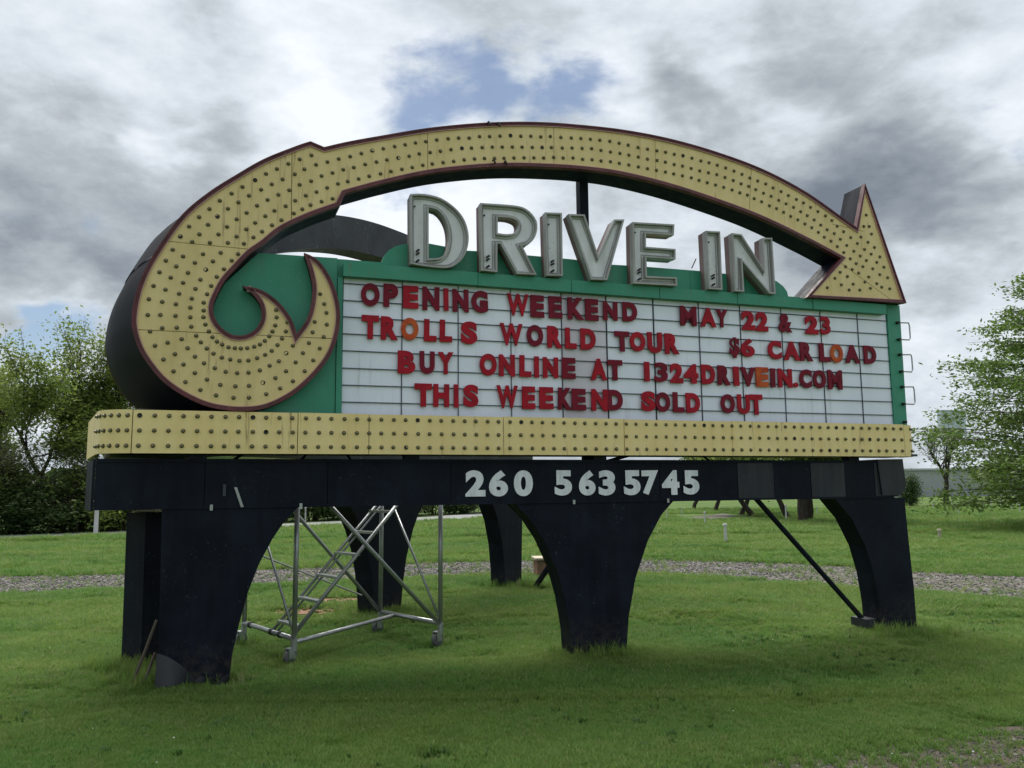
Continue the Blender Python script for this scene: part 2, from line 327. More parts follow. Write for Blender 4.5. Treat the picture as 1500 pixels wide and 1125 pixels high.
def leafmat(name, c0, c1, c2, tl=.4):
    k = MT(name, rough=.5, spec=.3); a = k.noise(.9, 3, .6); b_ = k.noise(9, 2, .6)
    base = k.mix(k.ramp(a, [(.35, 0.0), (.65, 1.0)]), c0, c1); base = k.mix(k.ramp(b_, [(.4, 0.0), (.65, .7)]), base, c2); k.col(base)
    tr = k.n('ShaderNodeBsdfTranslucent'); k.l(base, tr.inputs[0]); ms = k.n('ShaderNodeMixShader'); ms.inputs[0].default_value = tl
    k.l(k.b.outputs[0], ms.inputs[1]); k.l(tr.outputs[0], ms.inputs[2]); k.l(ms.outputs[0], k.t.nodes['Material Output'].inputs[0]); return k.m
M['leaf_spring'] = leafmat('spring_leaf', (.15, .21, .04), (.21, .26, .06), (.09, .15, .035), .6)
M['leaf_dark'] = leafmat('dark_leaf', (.045, .085, .024), (.080, .125, .034), (.035, .062, .02), .4)
M['leaf_maple'] = leafmat('maple_leaf', (.10, .175, .035), (.155, .24, .05), (.065, .12, .028), .5)
M['leaf_pale'] = leafmat('pale_leaf', (.12, .16, .06), (.16, .19, .08), (.09, .12, .05), .4)
k = MT('bark', rough=.9, spec=.2); a = k.noise(12, 5, .65, (1, 1, .25)); k.col(k.ramp(a, [(.35, (.022, .018, .015)), (.65, (.070, .058, .048))])); k.bump(a, .6, .02); M['bark'] = k.m
M['weedleaf'] = leafmat('weed_leaf', (.05, .12, .03), (.08, .16, .035), (.04, .09, .02), .3)
M['blackp'] = painted('faded_black_panel', (.004, .006, .0125), (.009, .013, .022), .55, .9, True, (.07, .085, .11), .25)
M['flash'] = painted('bent_flashing', (.006, .008, .013), (.022, .026, .033), .45, .9, False, None, .2)
M['bwall'] = painted('pale_metal_wall', (.34, .36, .38), (.26, .28, .30), .7, .5); M['broof'] = mat('roof_edge', (.42, .44, .46), .6)
M['tpanel'] = mat('pale_sign_panel', (.50, .58, .66), .6)

# ------------------------------------------------------------------ measured shapes, metres in the sign face plane (u along, z up)
ARROW = [(-1.977, 4.801, 1), (-2.098, 4.742), (-2.381, 4.581), (-2.609, 4.408), (-2.831, 4.224), (-3.031, 4.012), (-3.182, 3.766), (-3.31, 3.503), (-3.375, 3.292), (-3.4, 3.095), (-3.391, 2.967),
 (-3.339, 2.807), (-3.248, 2.661), (-3.13, 2.526), (-2.969, 2.414), (-2.789, 2.332), (-2.618, 2.3), (-2.467, 2.297), (-2.317, 2.32), (-2.167, 2.388), (-2.014, 2.497), (-1.845, 2.682), (-1.736, 2.869),
 (-1.684, 3.089), (-1.689, 3.273), (-1.747, 3.473), (-1.831, 3.619), (-1.914, 3.702), (-2.011, 3.74, 1), (-1.968, 3.608), (-1.931, 3.447), (-1.937, 3.289), (-1.975, 3.13), (-2.057, 2.994, 1),
 (-2.093, 3.099), (-2.14, 3.179), (-2.22, 3.273), (-2.315, 3.345), (-2.409, 3.384), (-2.531, 3.398, 1), (-2.436, 3.325), (-2.373, 3.23), (-2.363, 3.116), (-2.41, 3.016), (-2.493, 2.961),
 (-2.595, 2.956), (-2.684, 3.011), (-2.745, 3.094), (-2.765, 3.194), (-2.739, 3.292), (-2.678, 3.43), (-2.597, 3.541), (-2.476, 3.693), (-2.359, 3.795), (-2.206, 3.943), (-1.97, 4.087),
 (-1.705, 4.216, 1), (-1.655, 4.335, 1), (-1.31, 4.471), (-0.873, 4.621), (-0.421, 4.73), (-0.041, 4.795), (0.347, 4.834), (0.746, 4.857), (1.179, 4.853), (1.737, 4.791), (2.311, 4.684),
 (2.904, 4.543), (3.521, 4.337), (3.932, 4.181, 1), (3.43, 3.692, 1), (4.823, 3.714, 1), (4.341, 5.115, 1), (4.176, 4.568, 1), (3.97, 4.675), (3.497, 4.92), (2.94, 5.12), (2.339, 5.25),
 (1.758, 5.326), (1.196, 5.35), (0.657, 5.332), (0.303, 5.305), (-0.036, 5.261), (-0.417, 5.191), (-0.875, 5.081), (-1.315, 4.946), (-1.634, 4.843), (-1.853, 4.761, 1)]
BULBS = [(-2.839, 3.103), (-2.821, 3.04), (-2.791, 2.981), (-2.76, 2.932), (-2.722, 2.895), (-2.679, 2.872), (-2.627, 2.85), (-2.574, 2.845), (-2.525, 2.844), (-2.472, 2.85), (-2.414, 2.865), (-2.367, 2.887),
 (-2.327, 2.921), (-2.29, 2.964), (-2.265, 3.009), (-2.242, 3.064), (-2.233, 3.138), (-2.238, 3.204), (-2.944, 3.097), (-2.934, 3.015), (-2.892, 2.938), (-2.852, 2.883), (-2.803, 2.831),
 (-2.747, 2.789), (-2.678, 2.757), (-2.608, 2.743), (-2.533, 2.735), (-2.459, 2.741), (-2.387, 2.765), (-2.321, 2.797), (-2.266, 2.835), (-2.219, 2.889), (-2.182, 2.949), (-2.149, 3.015),
 (-2.139, 3.098), (-3.063, 3.102), (-3.049, 3.0), (-3.006, 2.903), (-2.956, 2.827), (-2.895, 2.756), (-2.82, 2.702), (-2.731, 2.663), (-2.642, 2.635), (-2.548, 2.627), (-2.455, 2.634),
 (-2.361, 2.658), (-2.28, 2.702), (-2.203, 2.745), (-2.143, 2.819), (-2.087, 2.889), (-3.182, 3.103), (-3.163, 2.99), (-3.115, 2.867), (-3.054, 2.771), (-2.983, 2.685), (-2.89, 2.615),
 (-2.791, 2.562), (-2.682, 2.52), (-2.559, 2.511), (-2.447, 2.519), (-2.332, 2.55), (-2.229, 2.594), (-2.14, 2.658), (-2.06, 2.741), (-1.999, 2.827), (-1.949, 2.92), (-1.919, 3.02), (-1.902, 3.116),
 (-3.28, 3.097), (-3.256, 2.956), (-3.213, 2.836), (-3.142, 2.721), (-3.059, 2.623), (-2.962, 2.535), (-2.841, 2.471), (-2.713, 2.428), (-2.571, 2.411), (-2.444, 2.415), (-2.302, 2.45),
 (-2.186, 2.504), (-2.079, 2.571), (-1.98, 2.664), (-1.908, 2.765), (-1.853, 2.875), (-1.82, 2.982), (-1.795, 3.097), (-1.8, 3.205), (-1.822, 3.285), (-1.86, 3.375), (-2.842, 3.231), (-2.84, 3.162),
 (-2.947, 3.181), (-3.108, 3.68), (-3.023, 3.628), (-2.863, 3.662), (-2.719, 3.686), (-2.574, 3.687), (-3.159, 3.579), (-3.074, 3.535), (-2.926, 3.579), (-2.779, 3.604), (-2.625, 3.623),
 (-3.204, 3.474), (-3.114, 3.433), (-2.978, 3.486), (-2.835, 3.525), (-2.687, 3.541), (-3.246, 3.351), (-3.151, 3.325), (-3.014, 3.395), (-2.876, 3.433), (-2.744, 3.468), (-3.277, 3.234),
 (-3.172, 3.217), (-3.042, 3.297), (-2.913, 3.349), (-2.786, 3.384), (-3.064, 3.204), (-2.939, 3.261), (-2.817, 3.308), (-3.052, 3.803), (-2.899, 3.837), (-2.743, 3.851), (-2.591, 3.845),
 (-2.45, 3.85), (-2.955, 3.763), (-2.81, 3.768), (-2.662, 3.781), (-2.528, 3.785), (-2.985, 3.899), (-2.832, 3.93), (-2.674, 3.926), (-2.512, 3.919), (-2.378, 3.91), (-2.907, 3.992), (-2.756, 4.012),
 (-2.596, 4.003), (-2.439, 3.985), (-2.294, 3.977), (-2.825, 4.074), (-2.672, 4.092), (-2.514, 4.07), (-2.354, 4.056), (-2.214, 4.032), (-2.742, 4.158), (-2.586, 4.159), (-2.428, 4.146),
 (-2.277, 4.114), (-2.181, 4.167), (-2.108, 4.106), (-2.034, 4.153), (-2.646, 4.235), (-2.499, 4.231), (-2.339, 4.209), (-2.099, 4.227), (-1.962, 4.2), (-2.557, 4.306), (-2.397, 4.298),
 (-2.247, 4.267), (-2.007, 4.285), (-1.864, 4.243), (-2.451, 4.38), (-2.307, 4.359), (-2.153, 4.32), (-1.911, 4.33), (-1.766, 4.281), (-2.359, 4.451), (-2.214, 4.416), (-2.063, 4.382), (-1.817, 4.38),
 (-2.266, 4.508), (-2.108, 4.477), (-1.962, 4.428), (-1.719, 4.43), (-2.167, 4.569), (-2.024, 4.534), (-1.869, 4.488), (-1.63, 4.463), (-2.068, 4.624), (-1.921, 4.59), (-1.771, 4.529),
 (-1.964, 4.676), (-1.819, 4.629), (-1.673, 4.572), (-1.717, 4.671), (-1.612, 4.708), (-1.577, 4.605), (-1.508, 4.751), (-1.406, 4.791), (-1.302, 4.824), (-1.194, 4.86), (-1.093, 4.891),
 (-0.992, 4.923), (-0.891, 4.949), (-0.783, 4.981), (-0.669, 5.008), (-0.564, 5.029), (-0.457, 5.043), (-0.349, 5.073), (-0.245, 5.087), (-0.137, 5.107), (-0.026, 5.126), (0.084, 5.135),
 (0.191, 5.149), (0.299, 5.156), (0.403, 5.174), (0.519, 5.18), (0.634, 5.189), (-1.471, 4.648), (-1.365, 4.685), (-1.266, 4.718), (-1.158, 4.75), (-1.053, 4.781), (-0.956, 4.817), (-0.849, 4.845),
 (-0.747, 4.871), (-0.641, 4.9), (-0.531, 4.927), (-0.433, 4.943), (-0.323, 4.963), (-0.218, 4.981), (-0.115, 4.994), (-0.008, 5.008), (0.096, 5.021), (0.205, 5.032), (0.312, 5.045), (0.413, 5.058),
 (0.532, 5.068), (0.641, 5.082), (-1.53, 4.499), (-1.432, 4.537), (-1.326, 4.573), (-1.227, 4.608), (-1.123, 4.642), (-1.023, 4.672), (-0.92, 4.707), (-0.827, 4.732), (-0.719, 4.759), (-0.614, 4.783),
 (-0.508, 4.813), (-0.402, 4.835), (-0.3, 4.853), (-0.196, 4.866), (-0.097, 4.879), (0.008, 4.896), (0.116, 4.911), (0.221, 4.924), (0.326, 4.935), (0.435, 4.955), (0.54, 4.962), (0.649, 4.976),
 (0.742, 5.198), (0.849, 5.204), (0.956, 5.208), (1.07, 5.21), (1.179, 5.204), (1.283, 5.196), (1.399, 5.185), (1.511, 5.181), (1.624, 5.177), (1.726, 5.174), (1.831, 5.164), (1.938, 5.161),
 (2.047, 5.148), (2.158, 5.13), (2.258, 5.121), (2.361, 5.106), (2.467, 5.087), (2.572, 5.064), (2.673, 5.038), (2.773, 5.008), (2.873, 4.984), (2.977, 4.961), (3.071, 4.925), (3.176, 4.895),
 (3.271, 4.858), (3.377, 4.825), (3.471, 4.794), (3.564, 4.751), (3.662, 4.711), (3.763, 4.67), (3.848, 4.623), (3.919, 4.563), (0.753, 5.092), (0.86, 5.103), (0.967, 5.098), (1.075, 5.094),
 (1.184, 5.093), (1.288, 5.087), (1.399, 5.08), (1.507, 5.07), (1.62, 5.069), (1.721, 5.063), (1.826, 5.049), (1.927, 5.043), (2.033, 5.029), (2.138, 5.015), (2.246, 5.006), (2.35, 4.997),
 (2.453, 4.977), (2.557, 4.954), (2.655, 4.927), (2.752, 4.908), (2.842, 4.88), (2.942, 4.85), (3.04, 4.825), (3.138, 4.789), (3.233, 4.758), (3.332, 4.727), (3.425, 4.686), (3.512, 4.648),
 (3.603, 4.607), (3.69, 4.554), (3.774, 4.507), (3.87, 4.471), (4.004, 4.506), (0.756, 4.974), (0.862, 4.983), (0.964, 4.982), (1.072, 4.988), (1.175, 4.983), (1.285, 4.978), (1.395, 4.97),
 (1.503, 4.963), (1.61, 4.957), (1.717, 4.951), (1.816, 4.942), (1.922, 4.933), (2.029, 4.922), (2.124, 4.906), (2.226, 4.891), (2.329, 4.876), (2.432, 4.861), (2.536, 4.843), (2.634, 4.821),
 (2.731, 4.805), (2.815, 4.773), (2.911, 4.748), (3.011, 4.712), (3.103, 4.689), (3.195, 4.655), (3.287, 4.617), (3.38, 4.585), (3.473, 4.547), (3.564, 4.512), (3.651, 4.465), (3.729, 4.416),
 (3.817, 4.377), (3.901, 4.321), (3.986, 4.258), (4.341, 4.737), (4.296, 4.596), (4.375, 4.603), (3.951, 4.412), (4.099, 4.445), (4.245, 4.464), (4.401, 4.515), (4.035, 4.346), (4.188, 4.382),
 (4.342, 4.41), (4.13, 4.285), (4.284, 4.32), (4.429, 4.356), (4.073, 4.19), (4.217, 4.236), (4.375, 4.272), (3.999, 4.093), (4.152, 4.141), (4.3, 4.189), (4.499, 4.248), (3.918, 4.02), (4.09, 4.066),
 (4.244, 4.112), (4.448, 4.179), (3.841, 3.945), (4.017, 3.978), (4.177, 4.031), (4.384, 4.098), (4.547, 4.13), (3.728, 3.827), (3.924, 3.874), (4.09, 3.894), (4.259, 3.932), (4.318, 3.995),
 (4.48, 4.035), (4.028, 3.821), (4.178, 3.831), (4.331, 3.862), (4.427, 3.924), (4.591, 4.007), (4.495, 3.887), (4.61, 3.876)]
SEAMS = [((-3.197, 3.753), (-2.454, 3.738)), ((-3.391, 2.967), (-1.714, 2.97)), ((-2.138, 4.75), (-2.128, 4.065)), ((-0.873, 5.088), (-0.871, 4.612)), ((0.445, 5.335), (0.436, 4.816)),
 ((1.605, 5.344), (1.601, 4.797)), ((2.807, 5.171), (2.737, 4.55)), ((3.946, 4.573), (4.194, 4.547)), ((4.005, 4.094), (4.607, 3.751))]
CHANNEL = {'D': [[(-1.04, 4.397), (-0.908, 4.412), (-0.747, 4.389), (-0.603, 4.304), (-0.512, 4.194), (-0.472, 4.052), (-0.485, 3.915), (-0.54, 3.802), (-0.621, 3.732), (-0.711, 3.707), (-0.879, 3.708),
        (-1.033, 3.721)],
       [(-0.867, 4.289), (-0.783, 4.276), (-0.72, 4.219), (-0.675, 4.124), (-0.661, 3.999), (-0.684, 3.88), (-0.746, 3.803), (-0.865, 3.78)]],
 'E': [[(1.303, 4.35), (1.791, 4.372), (1.78, 4.257), (1.45, 4.247), (1.445, 4.096), (1.794, 4.103), (1.79, 3.997), (1.447, 3.989), (1.445, 3.784), (1.796, 3.795), (1.798, 3.711), (1.295, 3.7)]],
 'I': [[(0.33, 4.356), (0.507, 4.367), (0.504, 3.719), (0.339, 3.712)]],
 'I2': [[(2.177, 4.338), (2.348, 4.346), (2.345, 3.706), (2.183, 3.705)]],
 'N': [[(2.502, 4.342), (2.621, 4.34), (2.888, 3.962), (2.894, 4.324), (3.012, 4.335), (3.02, 3.705), (2.943, 3.705), (2.612, 4.046), (2.617, 3.704), (2.51, 3.702)]],
 'R': [[(-0.346, 4.382), (-0.007, 4.393), (0.126, 4.37), (0.212, 4.294), (0.24, 4.212), (0.219, 4.106), (0.16, 4.026), (0.074, 3.995), (0.223, 3.71), (0.023, 3.704), (-0.143, 3.994), (-0.181, 3.991),
        (-0.183, 3.707), (-0.34, 3.711)],
       [(-0.175, 4.264), (-0.047, 4.268), (0.039, 4.239), (0.047, 4.175), (0.009, 4.115), (-0.077, 4.092), (-0.176, 4.094)]],
 'V': [[(0.584, 4.364), (0.757, 4.376), (0.902, 3.949), (1.094, 4.357), (1.204, 4.368), (0.992, 3.713), (0.817, 3.707)]]}
LEGS = {'left': [(-3.116, 1.467), (-2.0, 1.472), (-2.108, 1.355, 0), (-2.207, 1.205, 0), (-2.315, 0.993, 0), (-2.402, 0.751, 0), (-2.466, 0.488, 0), (-2.513, 0.239, 0), (-2.533, 0.019), (-3.078, 0.047)],
 'mid': [(0.016, 1.505), (0.172, 1.314, 0), (0.311, 1.109, 0), (0.434, 0.846, 0), (0.52, 0.546, 0), (0.571, 0.255, 0), (0.587, -0.0), (1.156, -0.003), (1.193, 0.347, 0), (1.279, 0.713, 0),
         (1.429, 1.077, 0), (1.593, 1.333, 0), (1.733, 1.482)],
 'right': [(3.742, 1.486), (3.963, 1.243, 0), (4.126, 0.94, 0), (4.213, 0.639, 0), (4.26, 0.305, 0), (4.267, -0.054), (4.75, -0.071), (4.751, 0.467, 0), (4.722, 0.998, 0), (4.707, 1.474)]}
PARAPET = [(-1.277, 3.703), (-1.277, 3.776), (-1.252, 3.832), (-1.213, 3.882), (-1.142, 3.928), (-1.056, 3.956), (-0.815, 3.978), (-0.451, 3.94), (-0.304, 3.946), (0.191, 3.946), (0.69, 3.944), (1.036, 3.921),
 (1.336, 3.93), (1.873, 3.935), (2.191, 3.937), (2.491, 3.93), (3.047, 3.925), (3.162, 3.894), (3.241, 3.845), (3.292, 3.785), (3.306, 3.716), (3.302, 3.645)]
CAB = [(-2.393, 3.746), (-1.645, 3.757), (4.638, 3.731), (4.848, 3.72), (4.821, 2.304), (4.706, 2.121), (-2.794, 2.048), (-2.812, 2.551)]
BOARD = [(-1.64, 3.6), (4.645, 3.597), (4.635, 2.326), (-1.631, 2.303)]
FASCIA = [(-1.653, 3.698), (-0.362, 3.707), (0.946, 3.7), (2.568, 3.689), (4.57, 3.695), (4.56, 3.581), (0.942, 3.55), (-1.651, 3.569)]
COL = [-1.087, -0.539, -0.002, 0.538, 1.039, 1.584, 2.128, 2.645, 3.18, 3.708, 4.226]
RAILZ = [3.52, 3.359, 3.204, 3.044, 2.886, 2.724, 2.567, 2.411]
LETTERS = [('O', 'OPENING', 1, 0, -1.48, -1.305, 3.313, 3.532, 'm'), ('P', 'OPENING', 2, 0, -1.27, -1.131, 3.316, 3.538, 'm'), ('E', 'OPENING', 3, 0, -1.083, -0.936, 3.315, 3.534, 'r'),
 ('N', 'OPENING', 4, 0, -0.896, -0.731, 3.309, 3.537, 'm'), ('I', 'OPENING', 5, 0, -0.689, -0.642, 3.313, 3.534, 'r'), ('N', 'OPENING', 6, 0, -0.601, -0.441, 3.308, 3.535, 'm'),
 ('G', 'OPENING', 7, 0, -0.413, -0.245, 3.314, 3.534, 'm'), ('W', 'WEEKEND', 1, 0, -0.048, 0.179, 3.306, 3.529, 'r'), ('E', 'WEEKEND', 2, 0, 0.198, 0.344, 3.303, 3.529, 'm'),
 ('E', 'WEEKEND', 3, 0, 0.393, 0.537, 3.305, 3.531, 'm'), ('K', 'WEEKEND', 4, 0, 0.598, 0.778, 3.304, 3.532, 'm'), ('E', 'WEEKEND', 5, 0, 0.788, 0.941, 3.304, 3.53, 'm'),
 ('N', 'WEEKEND', 6, 0, 0.993, 1.154, 3.318, 3.513, 'm'), ('D', 'WEEKEND', 7, 0, 1.211, 1.38, 3.319, 3.523, 'm'), ('M', 'MAY', 1, 0, 1.889, 2.085, 3.311, 3.525, 'm'),
 ('A', 'MAY', 2, 0, 2.132, 2.326, 3.313, 3.521, 'r'), ('Y', 'MAY', 3, 0, 2.326, 2.47, 3.317, 3.515, 'm'), ('2', '22', 1, 0, 2.649, 2.816, 3.304, 3.519, 'r'),
 ('2', '22', 2, 0, 2.83, 2.986, 3.301, 3.515, 'r'), ('&', '&', 1, 0, 3.128, 3.301, 3.305, 3.516, 'm'), ('2', '23', 1, 0, 3.476, 3.653, 3.303, 3.512, 'r'),
 ('3', '23', 2, 0, 3.683, 3.818, 3.308, 3.515, 'r'), ('T', 'TROLLS', 1, 1, -1.47, -1.309, 3.001, 3.227, 'r'), ('R', 'TROLLS', 2, 1, -1.291, -1.129, 3.002, 3.225, 'r'),
 ('O', 'TROLLS', 3, 1, -1.102, -0.935, 3.007, 3.224, 'o'), ('L', 'TROLLS', 4, 1, -0.88, -0.758, 3.006, 3.221, 'r'), ('L', 'TROLLS', 5, 1, -0.727, -0.605, 3.006, 3.226, 'r'),
 ('S', 'TROLLS', 6, 1, -0.517, -0.354, 2.999, 3.221, 'r'), ('W', 'WORLD', 1, 1, -0.124, 0.112, 3.005, 3.226, 'r'), ('O', 'WORLD', 2, 1, 0.155, 0.328, 3.007, 3.225, 'm'),
 ('R', 'WORLD', 3, 1, 0.373, 0.535, 3.004, 3.222, 'r'), ('L', 'WORLD', 4, 1, 0.565, 0.688, 3.0, 3.218, 'r'), ('D', 'WORLD', 5, 1, 0.733, 0.9, 2.999, 3.218, 'r'),
 ('T', 'TOUR', 1, 1, 1.115, 1.281, 2.999, 3.211, 'm'), ('O', 'TOUR', 2, 1, 1.286, 1.463, 3.007, 3.214, 'r'), ('U', 'TOUR', 3, 1, 1.49, 1.661, 2.999, 3.22, 'r'),
 ('R', 'TOUR', 4, 1, 1.692, 1.861, 2.997, 3.218, 'r'), ('$', '$6', 1, 1, 2.481, 2.605, 2.989, 3.215, 'm'), ('6', '$6', 2, 1, 2.619, 2.794, 3.008, 3.211, 'r'),
 ('C', 'CAR', 1, 1, 2.967, 3.143, 2.996, 3.204, 'r'), ('A', 'CAR', 2, 1, 3.171, 3.383, 2.993, 3.205, 'r'), ('R', 'CAR', 3, 1, 3.388, 3.558, 2.992, 3.207, 'm'),
 ('L', 'LOAD', 1, 1, 3.646, 3.795, 2.994, 3.207, 'm'), ('O', 'LOAD', 2, 1, 3.8, 3.969, 2.989, 3.202, 'o'), ('A', 'LOAD', 3, 1, 3.999, 4.205, 2.992, 3.205, 'm'),
 ('D', 'LOAD', 4, 1, 4.266, 4.437, 2.995, 3.207, 'm'), ('B', 'BUY', 1, 2, -1.129, -0.962, 2.688, 2.906, 'r'), ('U', 'BUY', 2, 2, -0.921, -0.776, 2.692, 2.911, 'm'),
 ('Y', 'BUY', 3, 2, -0.745, -0.592, 2.698, 2.91, 'r'), ('O', 'ONLINE', 1, 2, -0.331, -0.159, 2.698, 2.914, 'r'), ('N', 'ONLINE', 2, 2, -0.135, 0.028, 2.696, 2.913, 'r'),
 ('L', 'ONLINE', 3, 2, 0.078, 0.196, 2.699, 2.914, 'r'), ('I', 'ONLINE', 4, 2, 0.229, 0.279, 2.697, 2.908, 'r'), ('N', 'ONLINE', 5, 2, 0.322, 0.483, 2.697, 2.906, 'r'),
 ('E', 'ONLINE', 6, 2, 0.523, 0.671, 2.696, 2.909, 'm'), ('A', 'AT', 1, 2, 0.836, 1.017, 2.692, 2.913, 'r'), ('T', 'AT', 2, 2, 1.025, 1.192, 2.697, 2.907, 'm'),
 ('1', '1324DRIVEIN.COM', 1, 2, 1.442, 1.502, 2.698, 2.903, 'r'), ('3', '1324DRIVEIN.COM', 2, 2, 1.56, 1.714, 2.696, 2.903, 'm'), ('2', '1324DRIVEIN.COM', 3, 2, 1.744, 1.895, 2.691, 2.901, 'r'),
 ('4', '1324DRIVEIN.COM', 4, 2, 1.907, 2.078, 2.692, 2.901, 'r'), ('D', '1324DRIVEIN.COM', 5, 2, 2.117, 2.283, 2.691, 2.902, 'r'), ('R', '1324DRIVEIN.COM', 6, 2, 2.317, 2.474, 2.688, 2.901, 'm'),
 ('I', '1324DRIVEIN.COM', 7, 2, 2.512, 2.58, 2.686, 2.895, 'r'), ('V', '1324DRIVEIN.COM', 8, 2, 2.602, 2.787, 2.683, 2.893, 'm'), ('E', '1324DRIVEIN.COM', 9, 2, 2.795, 2.954, 2.684, 2.9, 'o'),
 ('I', '1324DRIVEIN.COM', 10, 2, 2.985, 3.041, 2.683, 2.893, 'm'), ('N', '1324DRIVEIN.COM', 11, 2, 3.081, 3.261, 2.686, 2.895, 'r'), ('.', '1324DRIVEIN.COM', 12, 2, 3.279, 3.337, 2.692, 2.746, 'r'),
 ('C', '1324DRIVEIN.COM', 13, 2, 3.362, 3.522, 2.689, 2.898, 'm'), ('O', '1324DRIVEIN.COM', 14, 2, 3.542, 3.713, 2.69, 2.897, 'm'), ('M', '1324DRIVEIN.COM', 15, 2, 3.743, 3.937, 2.684, 2.905, 'm'),
 ('T', 'THIS', 1, 3, -0.968, -0.802, 2.382, 2.601, 'r'), ('H', 'THIS', 2, 3, -0.788, -0.635, 2.383, 2.601, 'r'), ('I', 'THIS', 3, 3, -0.589, -0.543, 2.384, 2.6, 'r'),
 ('S', 'THIS', 4, 3, -0.496, -0.345, 2.388, 2.605, 'r'), ('W', 'WEEKEND', 1, 3, -0.162, 0.055, 2.383, 2.609, 'r'), ('E', 'WEEKEND', 2, 3, 0.098, 0.235, 2.382, 2.605, 'r'),
 ('E', 'WEEKEND', 3, 3, 0.278, 0.429, 2.383, 2.607, 'r'), ('K', 'WEEKEND', 4, 3, 0.477, 0.624, 2.383, 2.604, 'm'), ('E', 'WEEKEND', 5, 3, 0.624, 0.777, 2.381, 2.599, 'm'),
 ('N', 'WEEKEND', 6, 3, 0.839, 1.015, 2.38, 2.6, 'r'), ('D', 'WEEKEND', 7, 3, 1.017, 1.183, 2.391, 2.596, 'm'), ('S', 'SOLD', 1, 3, 1.398, 1.557, 2.388, 2.596, 'r'),
 ('O', 'SOLD', 2, 3, 1.562, 1.727, 2.38, 2.594, 'm'), ('L', 'SOLD', 3, 3, 1.765, 1.895, 2.383, 2.595, 'm'), ('D', 'SOLD', 4, 3, 1.915, 2.09, 2.38, 2.593, 'r'),
 ('O', 'OUT', 1, 3, 2.342, 2.51, 2.384, 2.593, 'm'), ('U', 'OUT', 2, 3, 2.545, 2.701, 2.381, 2.594, 'r'), ('T', 'OUT', 3, 3, 2.703, 2.861, 2.377, 2.598, 'r')]
PHONE = [('2', -0.478, -0.281, 1.54, 1.787), ('6', -0.246, -0.056, 1.537, 1.786), ('0', 0.004, 0.198, 1.537, 1.786), ('5', 0.425, 0.608, 1.539, 1.785), ('6', 0.682, 0.861, 1.536, 1.785),
 ('3', 0.895, 1.077, 1.534, 1.784), ('5', 1.172, 1.358, 1.534, 1.784), ('7', 1.374, 1.563, 1.535, 1.783), ('4', 1.603, 1.803, 1.532, 1.783), ('5', 1.852, 2.039, 1.533, 1.782)]
STRIPSEAM = [-3.346, -2.028, -1.405, -0.128, 1.14, 2.39, 3.392, 4.382]
BEAMSEAM = [-3.574, -2.782, -1.751, -0.618, 0.777, 1.584, 2.51, 2.963, 3.44, 3.896, 4.301, 4.619]
TRACK_NEAR = [(-10.27, 12.54), (-8.26, 13.42), (-6.59, 13.82), (-3.82, 14.46), (-1.3, 15.44), (0.6, 15.62), (2.51, 15.56), (4.12, 14.49), (5.01, 13.69), (6.07, 12.46), (7.0, 11.5), (7.95, 10.32)]
TRACK_FAR = [(-13.2, 16.06), (-10.12, 16.39), (-7.92, 16.57), (-4.59, 17.35), (-1.57, 18.61), (0.74, 18.88), (3.05, 18.79), (5.09, 17.86), (6.27, 17.09), (7.61, 15.56), (8.93, 14.59), (10.39, 13.42)]
DIRT = [(1.22, 4.88), (1.6, 5.08), (1.94, 5.12), (2.3, 5.29), (2.63, 5.27), (2.99, 5.47), (3.37, 5.51), (3.83, 5.66)]
PTS = {'bare': (36.68, 69.76, 0.0),
 'bigt': (47.29, 78.31, 0.0),
 'box': (0.57, 15.62, 0.0),
 'bush': (31.99, 66.26, 0.0),
 'hedge0': (-20.55, 33.1, 0.0),
 'hedge1': (-15.57, 32.69, 0.0),
 'hedge2': (-10.93, 43.81, -0.0),
 'hedge3': (-4.26, 50.59, 0.0),
 'path': (8.78, 39.65, 0.0),
 'path2': (12.64, 46.62, 0.0),
 'path3': (13.2, 51.79, 0.0),
 'path4': (9.64, 45.22, 0.0),
 'postL': (-16.61, 32.88, 0.0),
 'r1': (-2.73, 11.21, 0.0),
 'r2': (-2.49, 12.27, 0.0),
 'r3': (-1.04, 12.31, 0.0),
 'road0': (-19.63, 27.94, 0.0),
 'road1': (-14.83, 31.14, 0.0),
 'road2': (-10.69, 42.85, -0.0),
 's1': (6.14, 23.99, 0.0),
 's2': (8.18, 35.28, 0.0),
 's3': (7.75, 41.69, 0.0),
 's4': (9.71, 47.53, 0.0),
 's5': (12.51, 37.87, -0.0),
 's6': (17.08, 46.43, 0.0),
 's7': (12.78, 24.85, -0.0),
 's8': (-11.05, 43.84, 0.0),
 't1': (13.65, 62.43, 0.0),
 't2': (13.44, 54.87, 0.0),
 't3': (13.46, 48.88, 0.0),
 't4': (13.49, 46.35, 0.0),
 't5': (13.98, 41.88, 0.0),
 't6': (13.91, 39.16, 0.0),
 't7': (14.01, 36.73, 0.0)}

